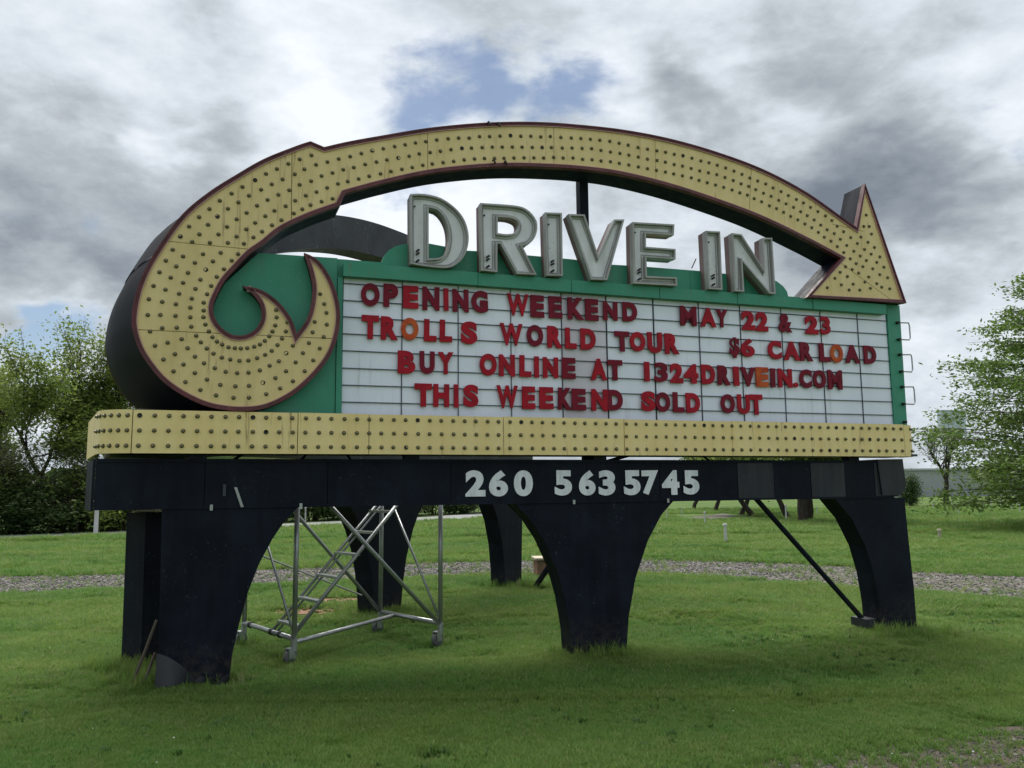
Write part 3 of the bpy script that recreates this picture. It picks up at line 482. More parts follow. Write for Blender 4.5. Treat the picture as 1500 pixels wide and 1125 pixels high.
# ------------------------------------------------------------------ ground, track, road
def heightf(x, y): return 0.0
V = []; ys = [-60, 0, 2, 4, 6, 9, 12, 16, 22, 30, 45, 70, 110, 200, 400, 900, 1600]; xs = [-1600, -600, -200, -80, -40, -20, -10, -5, 0, 5, 10, 20, 40, 80, 200, 600, 1600]
for y in ys:
    for x in xs: V.append((x, y, 0))
nx = len(xs); Fc = [(j*nx+i, j*nx+i+1, (j+1)*nx+i+1, (j+1)*nx+i) for j in range(len(ys)-1) for i in range(nx-1)]
tag(link('ground', mesh('ground', V, Fc, M['lawn'])), kind='structure')
def strip_sheet(name, a, b, z, m, sub=8, wob=.18, seed=0):
    """ragged sheet between two matching polylines"""
    A = []; Bq = []
    for L_, o in ((a, A), (b, Bq)):
        for i in range(len(L_)-1):
            for j in range(sub): t = j/sub; o.append((L_[i][0]*(1-t)+L_[i+1][0]*t, L_[i][1]*(1-t)+L_[i+1][1]*t))
        o.append(L_[-1])
    V = []
    for i, (p, q) in enumerate(zip(A, Bq)):
        for k in range(6):
            t = k/5; w_ = wob*(mnoise.noise((p[0]*1.3, seed, 0)) if k == 0 else mnoise.noise((q[0]*1.3, seed+9, 0)) if k == 5 else 0)
            V.append((p[0]*(1-t)+q[0]*t, p[1]*(1-t)+q[1]*t+w_*2, z))
    Fc = [(i*6+k, (i+1)*6+k, (i+1)*6+k+1, i*6+k+1) for i in range(len(A)-1) for k in range(5)]
    return tag(link(name, mesh(name, V, Fc, m)), kind='structure')
DIRT = [(x-.04, y+.07+.06*max(0, x-1.6)) for x, y in DIRT]
strip_sheet('gravel_track', TRACK_NEAR, TRACK_FAR, .006, M['gravel'])
strip_sheet('gravel_path', [PTS['path'][:2], PTS['path2'][:2]], [PTS['path4'][:2], PTS['path3'][:2]], .006, M['gravel'], wob=.5, seed=5)
strip_sheet('dirt_verge', [(p[0]+.6, p[1]-2.2) for p in DIRT], DIRT, .006, M['dirt'], wob=.12, seed=3)
r0, r1, r2_ = Vector(PTS['road0']), Vector(PTS['road1']), Vector(PTS['road2'])
RA = [(-60, 17), (-34, 22.4), (-19.6, 28.2), (-14.8, 31.6), (-10.2, 36.5), (-2, 47), (12, 75)]; RB = [(-62, 22.5), (-36, 26.4), (-22.5, 31.4), (-17.6, 34.6), (-13.4, 39.5), (-5.5, 50), (7, 78)]
strip_sheet('road', RA, RB, .010, M['road'], wob=0)
for k_ in range(3):
    pass
# ------------------------------------------------------------------ the sign
ORG = FR(0.8, 0, -.6)
sign = empty('drive_in_sign', ORG, label='large two-faced drive-in sign with bulb-studded yellow arrow over a white letter board on black legs', cat='sign')
def P_(name, m, parent=sign): return link(name, m, parent)

# legs
def leg(pts, fr, parts_off=(0, -.27), inner=None):
    pl = []
    n = len(pts); P = [(p[0], max(p[1], -.03)) for p in pts]
    return prism('leg', [P], parts_off[0], parts_off[1], fr, M['black'], sign, ORG)
for kname in ('left', 'mid', 'right'):
    pts = LEGS[kname]
    if kname == 'left': pts = [(-3.11, 1.466), (-2.0, 1.466)]+[(p[0], p[1]) for p in pts[2:-2]]+[(-2.535, -.03), (-3.08, -.03)]
    if kname == 'mid': pts = [(.016, 1.466)]+pts[1:-2]+[(1.593, 1.333), (1.733, 1.466)]
    if kname == 'right': pts = [(3.755, 1.466)]+pts[1:5]+[(4.27, -.03), (4.76, -.03), (4.757, .467), (4.73, .998), (4.715, 1.466)]
    lg = leg(pts, FR)
    ff = MB()                                                 # rusty base flange and weld seam
    if kname == 'right': ff.fbox(FR, 4.12, 4.3, .05, .14, -.30, -.05, ORG).build('base_block', M['blackworn'], sign)
# second row of legs, seen from behind: placed by their own centres along the second line
E0 = Vector((-3.42, 8.0, 0))
def t2(u): return u
BL = Frame(E0, DIR2, flip=-1)
mid = LEGS['mid']
prism('leg', [[(-.27, 1.42), (.8, 1.42), (.66, 1.2), (.54, .95), (.44, .7), (.36, .4), (.31, 0.1), (.30, -.03), (-.25, -.03), (-.26, .7)]], .135, -.135, BL, M['black'], sign, ORG)
for c in (3.45, 6.9):
    if c < 5: pl = [(p[0]-.87+c, min(p[1], 1.466)) for p in mid]
    else: pl = [(-.75+c, 1.466), (-.5+c, 1.1), (-.36+c, .7), (-.3+c, .3), (-.28+c, -.03), (.28+c, -.03), (.32+c, .7), (.36+c, 1.466)]
    prism('leg', [[(a, max(b, -.03)) for a, b in pl]], .135, -.135, BL, M['black'], sign, ORG)
# beam: one box section round the apex; panels with open joints
def wallsheet(name, path, z0, z1, th, m, parent, lean=0):
    """sheet along a plan path, thickness inwards (to the right of travel)"""
    V = []; n = len(path); O = Vector(ORG)
    for i, p in enumerate(path):
        a = Vector(path[max(i-1, 0)]); b = Vector(path[min(i+1, n-1)]); t = (b-a).normalized(); nr = Vector((-t.y, t.x))*th
        for (dx, z) in ((0, z0), (1, z0), (1, z1), (0, z1)): q = Vector(p)+nr*dx; V.append((q.x-O.x, q.y-O.y, z))
    Fc = [(0, 1, 2, 3), ((n-1)*4+3, (n-1)*4+2, (n-1)*4+1, (n-1)*4)]
    for i in range(n-1):
        for a in range(4): b = (a+1) % 4; Fc.append((i*4+a, (i+1)*4+a, (i+1)*4+b, i*4+b))
    me = mesh(name, V, Fc, m); bm = bmesh.new(); bm.from_mesh(me); bmesh.ops.recalc_face_normals(bm, faces=bm.faces); bm.to_mesh(me); bm.free()
    return link(name, me, parent)
def fp(u, off): v = FR(u, 0, off); return (v.x, v.y)
def bp(u, off): v = BK(u, 0, off); return (v.x, v.y)
beam_z0, beam_z1 = 1.47, 1.885
bcore = MB(); bcore.fbox(FR, -3.60, 4.55, beam_z0+.02, beam_z1-.03, -.02, -.30, ORG)
beam = bcore.build('beam', M['black'], sign)
lip = MB(); lip.fbox(FR, -3.62, 4.60, beam_z1-.025, beam_z1+.004, .018, -.31, ORG); lip.fbox(FR, -3.62, 4.56, beam_z0-.004, beam_z0+.018, .012, -.31, ORG); lip.build('lip', M['black'], beam)
bs = [-3.63]+BEAMSEAM[1:-1]+[4.62]
for i in range(len(bs)-1):
    a, b = bs[i]+.003, bs[i+1]-.003; jog = random.uniform(-.004, .004)
    wallsheet('panel', [fp(a, .008+jog), fp((a+b)/2, .008+jog+random.uniform(-.003, .003)), fp(b, .008+jog)], beam_z0+.012, beam_z1-.024, .02, M['black'] if i < 6 or i % 2 else M['blackp'], beam)
# right end box: bent, slanted plate
prism('end_box', [[(4.38, 1.50), (4.64, 1.49), (4.72, 1.60), (4.70, 1.905), (4.34, 1.90)]], .03, -.32, FR, M['blackp'], beam, ORG)
# apex end of the beam and the second beam
ae = [fp(-3.63, .005), (-3.64, 7.1), (-3.88, 7.5), (-4.04, 7.88)]
wallsheet('end_panel', ae, beam_z0-.01, beam_z1+.0, .02, M['black'], beam)
b2 = MB(); b2.fbox(BL, -.46, 7.7, beam_z0, beam_z1, .14, -.14, ORG); b2.build('beam', M['black'], sign)
pl_ = MB(); pl_.fbox(BL, -.2, 1.05, 1.425, 1.436, .15, -.2, ORG); pl_.build('top_plate', M['palewood'], sign)
# posts between beam and cabinet
for u in (-2.85, -.96, .98, 4.15): MB().fbox(FR, u-.07, u+.07, beam_z1, 2.02, -.12, -.24, ORG).build('post', M['blackworn'], sign)
MB().fbox(FR, .86, .96, 1.9, 4.98, -.22, -.32, ORG).build('post', M['black'], sign)
for t in (.1, 3.4, 6.8): MB().fbox(BL, t-.08, t+.08, beam_z1, 2.02, .06, -.06, ORG).build('post', M['blackworn'], sign)
br = MB(); br.tube([FR(1.0, 1.86, -.16)-ORG, FR(1.55, 2.0, -.16)-ORG], .018); br.build('brace', M['black'], sign)
for a, b in ((-2.6, -2.35), (-2.0, -1.85), (-1.5, -1.62), (2.35, 2.1)): MB().tube([FR(a, 1.86, -.2)-ORG, FR(b, 2.02, -.2)-ORG], .012, 6).build('brace', M['black'], sign)
# raking steel braces
MB().tube([Vector((2.62, 8.95, 1.5))-ORG, Vector((3.97, 9.45, .06))-ORG], .028, 8).build('brace', M['black'], sign)
MB().tube([Vector((.95, 13.2, .95))-ORG, Vector((.34, 13.45, .04))-ORG], .045, 8).build('brace', M['black'], sign)
# cabinet underside and dark back structure
def mirror(fr_pts): return fr_pts
cab = prism('cabinet', [[(CAB[0][0], CAB[0][1]), (-1.6, 3.757), (4.638, 3.727), (4.845, 3.72), (4.825, 2.0), (-2.25, 2.0), (-2.45, 2.4), (-3.0, 2.75), (-2.95, 3.2)]], -.04, -.40, FR, M['green'], sign, ORG, mats=[M['green'], M['green'], M['blackworn']])
# green front sheets around the board (parts that show seams)
def sheet(name, poly, o0, o1, m, parent): return prism(name, [poly], o0, o1, FR, m, parent, ORG)
sheet('cabinet_panel', [(-2.40, 3.742), (-1.70, 3.752), (-1.70, 2.1), (-2.24, 2.1), (-2.42, 2.41), (-2.98, 2.78), (-2.9, 3.2)], 0, -.036, M['green'], cab)
sheet('frame_stile', [(-1.694, 3.57), (-1.648, 3.57), (-1.638, 2.1), (-1.694, 2.1)], .012, -.036, M['green'], cab)
sheet('frame_stile', [(4.652, 3.72), (4.84, 3.715), (4.825, 2.1), (4.642, 2.1)], .004, -.036, M['green'], cab)
fs_ = [-1.655, -.362, .62, 1.62, 2.568, 3.55, 4.58]; fz = lambda u: (3.70-.006*(u+1.6)/6.2, 3.569+.012*(u+1.6)/6.2)
for i in range(len(fs_)-1):
    a, b = fs_[i]+.003, fs_[i+1]-.003; ja = random.uniform(-.004, .004)
    sheet('fascia_panel', [(a, fz(a)[0]), (b, fz(b)[0]), (b, fz(b)[1]), (a, fz(a)[1])], .072+ja, -.02, M['green'], cab)
par = [(-1.26, 3.6)]+[(p[0], p[1]) for p in PARAPET[1:-1]]+[(PARAPET[-1][0], 3.6)]
pcut = [-1.30, .05, 1.05, 2.05, 2.75, 3.6]
for i in range(len(pcut)-1):                                  # the low scalloped wall behind the big letters, in sheets
    a, b = pcut[i]+.002, pcut[i+1]-.002; top = []
    for p, q in zip(par[1:-1], par[2:]):
        if a <= p[0] <= b: top.append(p)
        for e in (a, b):
            if p[0] < e < q[0]: top.append((e, p[1]+(q[1]-p[1])*(e-p[0])/(q[0]-p[0])))
    top = sorted(set((round(x, 3), round(z, 3)) for x, z in top))
    if i == 0: top = [p for p in par[1:] if p[0] <= b]+[(b, 3.99)]
    if i == 0: top = [(x, z) for x, z in par[1:] if x <= b]+[(b, top[-1][1])]
    if i == 4: top = [(a, top[0][1])]+[(x, z) for x, z in par[1:-1] if x > a]
    prism('parapet_panel', [[(top[0][0], 3.6)]+top+[(top[-1][0], 3.6)]], -.03, -.14, FR, M['green'], cab, ORG)
# letter board panes, each a part; rails across
us = [-1.64]+COL+[4.648]; zt_, zb_ = 3.60, 2.20
for i in range(len(us)-1):
    g_ = .004 if i not in (4, 5) else .009
    sheet('pane', [(us[i]+g_, zt_), (us[i+1]-g_, zt_), (us[i+1]-g_, zb_), (us[i]+g_, zb_)], -.018+random.uniform(-.002, .002), -.036, M['pane2'] if i in (4,) else M['pane'], cab)
MB().fbox(FR, -1.64, 4.65, zb_, 3.60, -.0362, -.039, ORG).build('board_back', M['rail'], cab)
for i in range(len(us)-1):
    MB().fbox(FR, us[i+1]-.004, us[i+1]+.004, zb_, zt_, -.010, -.018, ORG).build('divider', M['rail'], cab) if i < len(us)-2 else None
for z in RAILZ: MB().fbox(FR, -1.64, 4.648, z-.004, z+.003, -.004, -.018, ORG).build('rail', M['rail'], cab)
# rungs up the right-hand edge
for i, z in enumerate((3.50, 3.12, 2.74)):
    g_ = MB(); a = [FR(4.80, z, .03)-ORG, FR(4.93, z+.005, .03)-ORG, FR(4.94, z-.03, .03)-ORG, FR(4.94, z-.17, .03)-ORG, FR(4.92, z-.20, .03)-ORG, FR(4.80, z-.20, .03)-ORG]
    g_.tube(a, .008, 6).build('rung', M['steel'], cab)
for z in (3.50, 3.30, 3.12, 2.92, 2.74, 2.54, 2.33, 2.2): MB().tube([FR(4.775, z, 0)-ORG, FR(4.775, z, .05)-ORG], [.018, .014], 8).build('fixture', M['darkwire'], cab)

# arrow: outline, return, trim, face panels
OL = smooth_outline(ARROW); 
if area(OL) < 0: OL.reverse()
in1 = offset(OL, .013); in2 = offset(OL, .033)
AO = .12
def arrow_shell(fr, o_front, o_back, name):
    return prism(name, [offset(OL, .003)], o_front, o_back, fr, M['black'], sign, ORG)
arrow = arrow_shell(FR, AO-.030, AO-.34, 'arrow')
ringprism('trim', OL, in1, AO+.012, AO-.05, FR, M['maroon'], arrow, ORG)
ringprism('trim', in1, in2, AO+.004, AO-.03, FR, M['maroon'], arrow, ORG)
inT = offset(OL, .036); inT2 = offset(OL, .042); ringprism('trim_line', inT, inT2, AO+.004, AO-.025, FR, M['trimline'], arrow, ORG)
inner = offset(OL, .034)
def inside(pt, poly):
    x, y = pt; c = False; n = len(poly)
    for i in range(n):
        x1, y1 = poly[i-1]; x2, y2 = poly[i]
        if (y1 > y) != (y2 > y) and x < (x2-x1)*(y-y1)/(y2-y1)+x1: c = not c
    return c
def face_panels(fr, parent, m, seams, off):
    bm = bmesh.new(); vs_ = [bm.verts.new((p[0], p[1], 0)) for p in inner]
    for t in tessellate_polygon([[Vector((p[0], p[1], 0)) for p in inner]]):
        try: bm.faces.new([vs_[i] for i in t])
        except ValueError: pass
    segs = []
    for (a, b) in seams:
        a = Vector((a[0], a[1], 0)); b = Vector((b[0], b[1], 0)); d = (b-a).normalized(); n_ = Vector((-d.y, d.x, 0)); segs.append((a, b, d, n_))
        for s_ in (-.0028, .0028): bmesh.ops.bisect_plane(bm, geom=bm.verts[:]+bm.edges[:]+bm.faces[:], plane_co=a+n_*s_, plane_no=n_, dist=1e-6)
        for e_, sg in ((a-d*.10, 1), (b+d*.10, 1)): bmesh.ops.bisect_plane(bm, geom=bm.verts[:]+bm.edges[:]+bm.faces[:], plane_co=e_, plane_no=d, dist=1e-6)
    kill = []
    for f in bm.faces:
        c = f.calc_center_median()
        for a, b, d, n_ in segs:
            if abs((c-a).dot(n_)) < .0028 and -.10 < (c-a).dot(d) < (b-a).length+.10: kill.append(f); break
    bmesh.ops.delete(bm, geom=kill, context='FACES')
    seen = set(); bm.faces.ensure_lookup_table()
    for f0 in bm.faces:
        if f0.index in seen: continue
        st = [f0]; seen.add(f0.index); grp = []
        while st:
            f = st.pop(); grp.append(f)
            for e in f.edges:
                for g in e.link_faces:
                    if g.index not in seen: seen.add(g.index); st.append(g)
        if sum(f.calc_area() for f in grp) < .004: continue
        vid = {}; V = []; Fc = []; j = random.uniform(-.0015, .0015)
        for f in grp:
            idx = []
            for v in f.verts:
                if v not in vid: vid[v] = len(V); V.append(v.co.copy())
                idx.append(vid[v])
            Fc.append(idx)
        k_ = len(V); VV = [fr(v.x, v.y, off+j)-ORG for v in V]+[fr(v.x, v.y, off-.015)-ORG for v in V]; FF = list(Fc)
        ec = {}
        for f in Fc:
            for i in range(len(f)): e = (f[i], f[(i+1) % len(f)]); ec[e] = 1
        for (a, b) in list(ec):
            if (b, a) not in ec: FF.append((b, a, a+k_, b+k_))
        me = mesh('face_panel', VV, FF, m); b2_ = bmesh.new(); b2_.from_mesh(me); bmesh.ops.recalc_face_normals(b2_, faces=b2_.faces); b2_.to_mesh(me); b2_.free()
        nrm = sum((p.normal*p.area for p in me.polygons[:len(Fc)]), Vector())
        if nrm.dot(fr.n) < 0: me.flip_normals()
        link('face_panel', me, parent)
    bm.free()
face_panels(FR, arrow, M['yellow'], SEAMS, AO-.012)
# bulbs in their sockets: shared meshes
def bulb_meshes():
    V = []; Fc = []; n = 10
    prof = [(.0185, .000), (.0185, .004), (.0160, .006), (.0135, .004)]     # pressed cup ring (r, out)
    for r, h in prof:
        for j in range(n): a = 2*math.pi*j/n; V.append((r*math.cos(a), -h, r*math.sin(a)))
    for i in range(len(prof)-1):
        for j in range(n): Fc.append((i*n+j, i*n+(j+1) % n, (i+1)*n+(j+1) % n, (i+1)*n+j))
    cupn = len(Fc); base = len(V); bp_ = [(.0120, .002), (.0138, .012), (.0105, .021), (.004, .026)]
    for r, h in bp_:
        for j in range(n): a = 2*math.pi*j/n; V.append((r*math.cos(a), -h, r*math.sin(a)))
    V.append((0, -.027, 0))
    for i in range(len(bp_)-1):
        for j in range(n): Fc.append((base+i*n+j, base+i*n+(j+1) % n, base+(i+1)*n+(j+1) % n, base+(i+1)*n+j))
    for j in range(n): Fc.append((base+3*n+j, base+3*n+(j+1) % n, len(V)-1))
    me = mesh('bulb', V, Fc, [M['socket'], M['bulb']], True); me.polygons.foreach_set('material_index', [0]*cupn+[1]*(len(Fc)-cupn))
    # empty socket: a dark cup only
    V2 = []; F2 = []
    for r, h in [(.0200, .000), (.0200, .005), (.0175, .007), (.015, .001)]:
        for j in range(n): a = 2*math.pi*j/n; V2.append((r*math.cos(a), -h, r*math.sin(a)))
    for i in range(3):
        for j in range(n): F2.append((i*n+j, i*n+(j+1) % n, (i+1)*n+(j+1) % n, (i+1)*n+j))
    F2.append(tuple(3*n+j for j in range(n)))
    me2 = mesh('bulb_socket', V2, F2, [M['darkwire']], True); return me, me2
BM, BM2 = bulb_meshes()
# sort by apparent size: nearest to the camera first, the rest joined
bl = sorted(BULBS, key=lambda p: (FR(p[0], p[1], AO)-cam.location).length)
def joined(name, places, parent, ang0):
    V = []; Fc = []; mi = []
    src = [v.co.copy() for v in BM.vertices]; sf = [tuple(p.vertices) for p in BM.polygons]; sm = [p.material_index for p in BM.polygons]
    for (pos, ang) in places:
        k = len(V); R_ = Matrix.Rotation(ang, 3, 'Z'); V += [R_ @ c+pos for c in src]; Fc += [tuple(k+i for i in f) for f in sf]; mi += sm
    me = mesh(name, V, Fc, [M['socket'], M['bulb']], True); me.polygons.foreach_set('material_index', mi)
    return tag(link(name, me, parent), kind='stuff')
far_b = []
for i, p in enumerate(bl):
    pos = FR(p[0], p[1], AO-.012)-ORG; ang = FR.rot()
    if i >= 298: far_b.append((pos, ang)); continue
    o = link('bulb', BM if random.random() > .05 else BM2, arrow, pos); o.rotation_euler = (random.uniform(-.12, .12), 0, ang+random.uniform(-.12, .12))
if far_b: joined('bulb_row', far_b, arrow, 0)
# bits of hardware on the arch
for (u, z) in ((-.27, 5.215), (-.17, 5.22), (-.22, 4.83), (-.10, 4.83)):
    hb = MB(); c = FR(u, z, AO+.01)-ORG; hb.tube([c, c+FR.n*.03, c+FR.n*.035+Vector((.01, 0, -.03)), c+FR.n*.02+Vector((.015, 0, -.035))], .010, 6); hb.build('bracket', M['darkwire'], arrow)

# second arrow (back face), seen from behind and below
BOFF = .02
arrow2 = arrow_shell(BK, BOFF+.0, BOFF-.34, 'arrow'); arrow2.data.materials[0] = M['blackworn']
ringprism('trim', in1, in2, BOFF+.02, BOFF-.01, BK, M['maroon'], arrow2, ORG)
face_panels(BK, arrow2, M['yellow'], SEAMS[:2]+SEAMS[3:4], BOFF+.02)
cab2 = prism('cabinet', [[(-2.4, 3.74), (4.84, 3.72), (4.82, 2.0), (-2.9, 2.0), (-3.1, 2.5), (-2.95, 3.2)]], -.11, -.45, BK, M['green'], sign, ORG, mats=[M['green'], M['blackworn'], M['blackworn']])
prism('pane', [[(-1.6, 3.58), (4.6, 3.58), (4.6, 2.2), (-1.6, 2.2)]], -.09, -.108, BK, M['pane'], cab2, ORG)
# wrapped end wall between the two scrolls
def nearest(q): return min(range(len(OL)), key=lambda i: (OL[i][0]-q[0])**2+(OL[i][1]-q[1])**2)
ia, ib = nearest(ARROW[5]), nearest(ARROW[18])
seq = [OL[i % len(OL)] for i in (range(ia, ib+1) if ia < ib else range(ia, ib+len(OL)+1))]
if len(seq) > len(OL)//2: seq = [OL[i % len(OL)] for i in (range(ib, ia+1) if ib < ia else range(ib, ia+len(OL)+1))]
cut = 3.62
def loft(name, pts, parent):
    V = []; n = len(pts)
    for p in pts:
        a = FR(p[0], p[1], AO-.03); b = BK(p[0], p[1], BOFF-.02); o_ = Vector((-.12, -.04, 0))
        for t in (0, .25, .5, .75, 1): V.append(a.lerp(b, t)+o_*math.sin(math.pi*t)*.45-ORG)
    Fc = [(i*5+k, i*5+k+1, (i+1)*5+k+1, (i+1)*5+k) for i in range(n-1) for k in range(4)]
    me = mesh(name, V, Fc, M['scroll'], True); return link(name, me, parent)
up = [p for p in seq if p[1] >= cut]; dn = [p for p in seq if p[1] <= cut+.03]
M['scroll'] = mat('scroll_black', (.0045, .006, .011), .7, 0, .12)
loft('end_wall_panel', up, arrow); dnp = [(p[0]+.010, p[1]) for p in dn]; loft('end_wall_panel', dnp, arrow)

# yellow bulb strip, wrapped round both ends
ZS0, ZS1 = 1.93, 2.293; SO = .12
def arcpts(c, r, a0, a1, n): return [(c[0]+r*math.cos(a0+(a1-a0)*i/n), c[1]+r*math.sin(a0+(a1-a0)*i/n)) for i in range(n+1)]
th = .324
s0 = fp(-3.36, SO); rr = .30; hd = th+math.pi                 # travelling left along the front, then turning right
cL = (s0[0]+rr*math.cos(hd-math.pi/2), s0[1]+rr*math.sin(hd-math.pi/2))
end_hd = math.radians(119)
arcL = arcpts(cL, rr, hd+math.pi/2, end_hd+math.pi/2, 12)
wall_end = (-4.13, 7.92)
leftwrap = [s0]+arcL[1:]+[wall_end]
cR = fp(4.66, SO-.24); arcR = arcpts(cR, .24, th-math.pi/2, th+.35, 12)
strip = empty_part = None
core = [fp(u, SO-.03) for u in (4.36, -3.36)]
stp = wallsheet('light_strip', [fp(-3.30, SO-.03), fp(4.63, SO-.03)], ZS0+.01, ZS1-.01, .03, M['blackworn'], sign)
seg = [-3.355]+STRIPSEAM[1:-1]+[4.66]
for i in range(len(seg)-1):
    a, b = seg[i]+.003, seg[i+1]-.003; n_ = 6; j0 = random.uniform(-.003, .003)
    wallsheet('strip_panel', [fp(a+(b-a)*t/n_, SO+j0+.002*math.sin(t)) for t in range(n_+1)], ZS0, ZS1+random.uniform(-.004, .002), .02, M['yellow2'], stp)
wallsheet('strip_panel', list(reversed(leftwrap)), ZS0, ZS1-.002, .02, M['yellow2'], stp)
wallsheet('strip_panel', arcR, ZS0, ZS1-.004, .02, M['yellow2'], stp)
wallsheet('strip_panel', [bp(u, -.02+.12) for u in (-3.2, 0, 5)], ZS0, ZS1, -.02, M['yellow2'], stp)
# closing plate under the strip and cabinet
MB().box(FR(.75, 1.945, -.14)-ORG, FR.d*4.10, FR.n*.24, (0, 0, .012)).build('soffit', M['blackworn'], sign)
apx = [fp(-3.3, .05), (-3.45, 7.0), (-3.95, 7.9), (-3.55, 8.3), fp(-2.6, -.4)]
V = [(p[0]-ORG.x, p[1]-ORG.y, z) for z in (1.934, 2.31) for p in apx]; n5 = len(apx)
Fc = [tuple(range(n5)), tuple(range(2*n5-1, n5-1, -1))]+[(i, (i+1) % n5, n5+(i+1) % n5, n5+i) for i in range(n5)]
link('soffit', mesh('soffit', V, Fc, M['blackworn']), sign)
# strip bulbs
us_b = np.linspace(-3.30, 4.62, 72); rows_z = (2.243, 2.118, 1.992); cnt = 0; far_b = []
pl_b = []
for z in rows_z:
    for u in us_b: pl_b.append((FR(u+random.uniform(-.004, .004), z, SO+.001), FR.rot()))
    for i in range(1, 12, 2):
        p = arcL[i]; a = math.atan2(p[1]-cL[1], p[0]-cL[0]); pl_b.append((Vector((p[0], p[1], z)), a+math.pi/2))
    for i in range(3, 13, 3):
        p = arcR[i]; a = math.atan2(p[1]-cR[1], p[0]-cR[0]); pl_b.append((Vector((p[0], p[1], z)), a+math.pi/2))
for i, (pos, ang) in enumerate(pl_b):
    if cnt < 290: o = link('bulb', BM if random.random() > .04 else BM2, stp, pos-ORG); o.rotation_euler = (random.uniform(-.1, .1), 0, ang+random.uniform(-.1, .1)); cnt += 1
    else: far_b.append((pos-ORG, ang))
if far_b: joined('bulb_row', far_b, stp, 0)

# channel letters DRIVE IN
curved = {'D': 1, 'R': 1}
def cl_outline(ch, loop, k):
    if ch == 'D': flags = [1, 0, 0, 0, 0, 0, 0, 0, 0, 0, 0, 1] if k == 0 else [1, 0, 0, 0, 0, 0, 0, 1]
    elif ch == 'R': flags = [1, 0, 0, 0, 0, 0, 0, 1, 1, 1, 1, 1, 1, 1] if k == 0 else [1, 0, 0, 0, 0, 0, 1]
    else: flags = [1]*len(loop)
    l = smooth_outline([(p[0], p[1], f) for p, f in zip(loop, flags)], .03)
    if (area(l) < 0) != (k == 1): l.reverse()
    return l
words = [('D', 'D'), ('R', 'R'), ('I', 'I'), ('V', 'V'), ('E', 'E'), ('I', 'I2'), ('N', 'N')]
for ch, key in words:
    loops = [cl_outline(ch, lp, i) for i, lp in enumerate(CHANNEL[key])]
    L0 = link('channel_letter', None, sign)
    body = prism('channel_letter', loops, .075, -.04, FR, None, False, ORG, mats=[M['channel_in'], M['channel_side'], M['channel_side']])
    L0 = bpy.data.objects.new('channel_letter', body) if False else L0
    bpy.data.objects.remove(L0); L0 = link('channel_letter', body, sign)
    for i, l in enumerate(loops):
        # stand-up rim (return edge), pale on top
        sg = 1 if i == 0 else -1
        lo = offset(l, -.003*sg); li = offset(l, .014*sg)
        ringprism('rim', lo, li, .125, .05, FR, M['channel'], L0, ORG)
        t1 = offset(l, .030*sg, 1.5); t2_ = offset(l, .038*sg, 1.5); ringprism('inner_edge', t1, t2_, .084, .070, FR, M['channel'], L0, ORG)
    c = loops[0]; umin = min(p[0] for p in c); zmin = min(p[1] for p in c)
    if ch in 'DRIE':
        for dz in (.05, .12, .15):
            p = FR(umin+.07, zmin+dz, .088)-ORG; MB().tube([p, p+FR.n*.02, p+FR.n*.02+FR.d*.02+Vector((0, 0, .012))], .011, 6).build('insulator', M['darkwire'], L0)
        p = FR(umin+.045, max(q[1] for q in c)-.12, .088)-ORG; MB().tube([p, p+FR.n*.015], .009, 6).build('insulator', M['darkwire'], L0)
MB().tube([FR(2.02, 3.93, .06)-ORG, FR(2.06, 4.03, .09)-ORG], .006, 6).build('tube_stub', M['maroon'], sign)

# ------------------------------------------------------------------ lettering
def glyph(ch, bold=.035):
    cu = bpy.data.curves.new('g', 'FONT'); cu.body = ch; cu.size = 1; cu.offset = bold; cu.extrude = .5; cu.resolution_u = 5
    o = bpy.data.objects.new('g', cu); COL_.objects.link(o); bpy.context.view_layer.update()
    me = bpy.data.meshes.new_from_object(o.evaluated_get(bpy.context.evaluated_depsgraph_get())); bpy.data.objects.remove(o)
    a = np.empty(len(me.vertices)*3, np.float32); me.vertices.foreach_get('co', a); a = a.reshape(-1, 3)
    mn, mxx = a.min(0), a.max(0); a = (a-mn)/(mxx-mn); V = np.stack([a[:, 0]-.5, -(a[:, 2]-.5), a[:, 1]-.5], 1)   # x width, -y front, z up
    me.vertices.foreach_set('co', V.astype(np.float32).ravel()); me.update(); return me
GL = {}
def letter(ch, m, w_, h_, bold):
    key = (ch, m.name, round(w_, 2), round(h_, 2))
    if key not in GL:
        g = glyph(ch, bold) if (ch, bold) not in GL else GL[(ch, bold)].copy()
        if (ch, bold) not in GL: GL[(ch, bold)] = g.copy()
        a = np.empty(len(g.vertices)*3, np.float32); g.vertices.foreach_get('co', a); a = a.reshape(-1, 3)*np.array([w_, .016, h_]); g.vertices.foreach_set('co', a.astype(np.float32).ravel()); g.update()
        g.materials.clear(); g.materials.append(m); GL[key] = g
    return GL[key]
ROWN = ['top line', 'second line', 'third line', 'bottom line']; ORD = ['first', 'second', 'third', 'fourth', 'fifth', 'sixth', 'seventh', 'eighth', 'ninth', 'tenth', 'eleventh', 'twelfth', 'thirteenth', 'fourteenth', 'fifteenth']
CN = {'m': 'dark maroon', 'r': 'bright red', 'o': 'faded orange'}
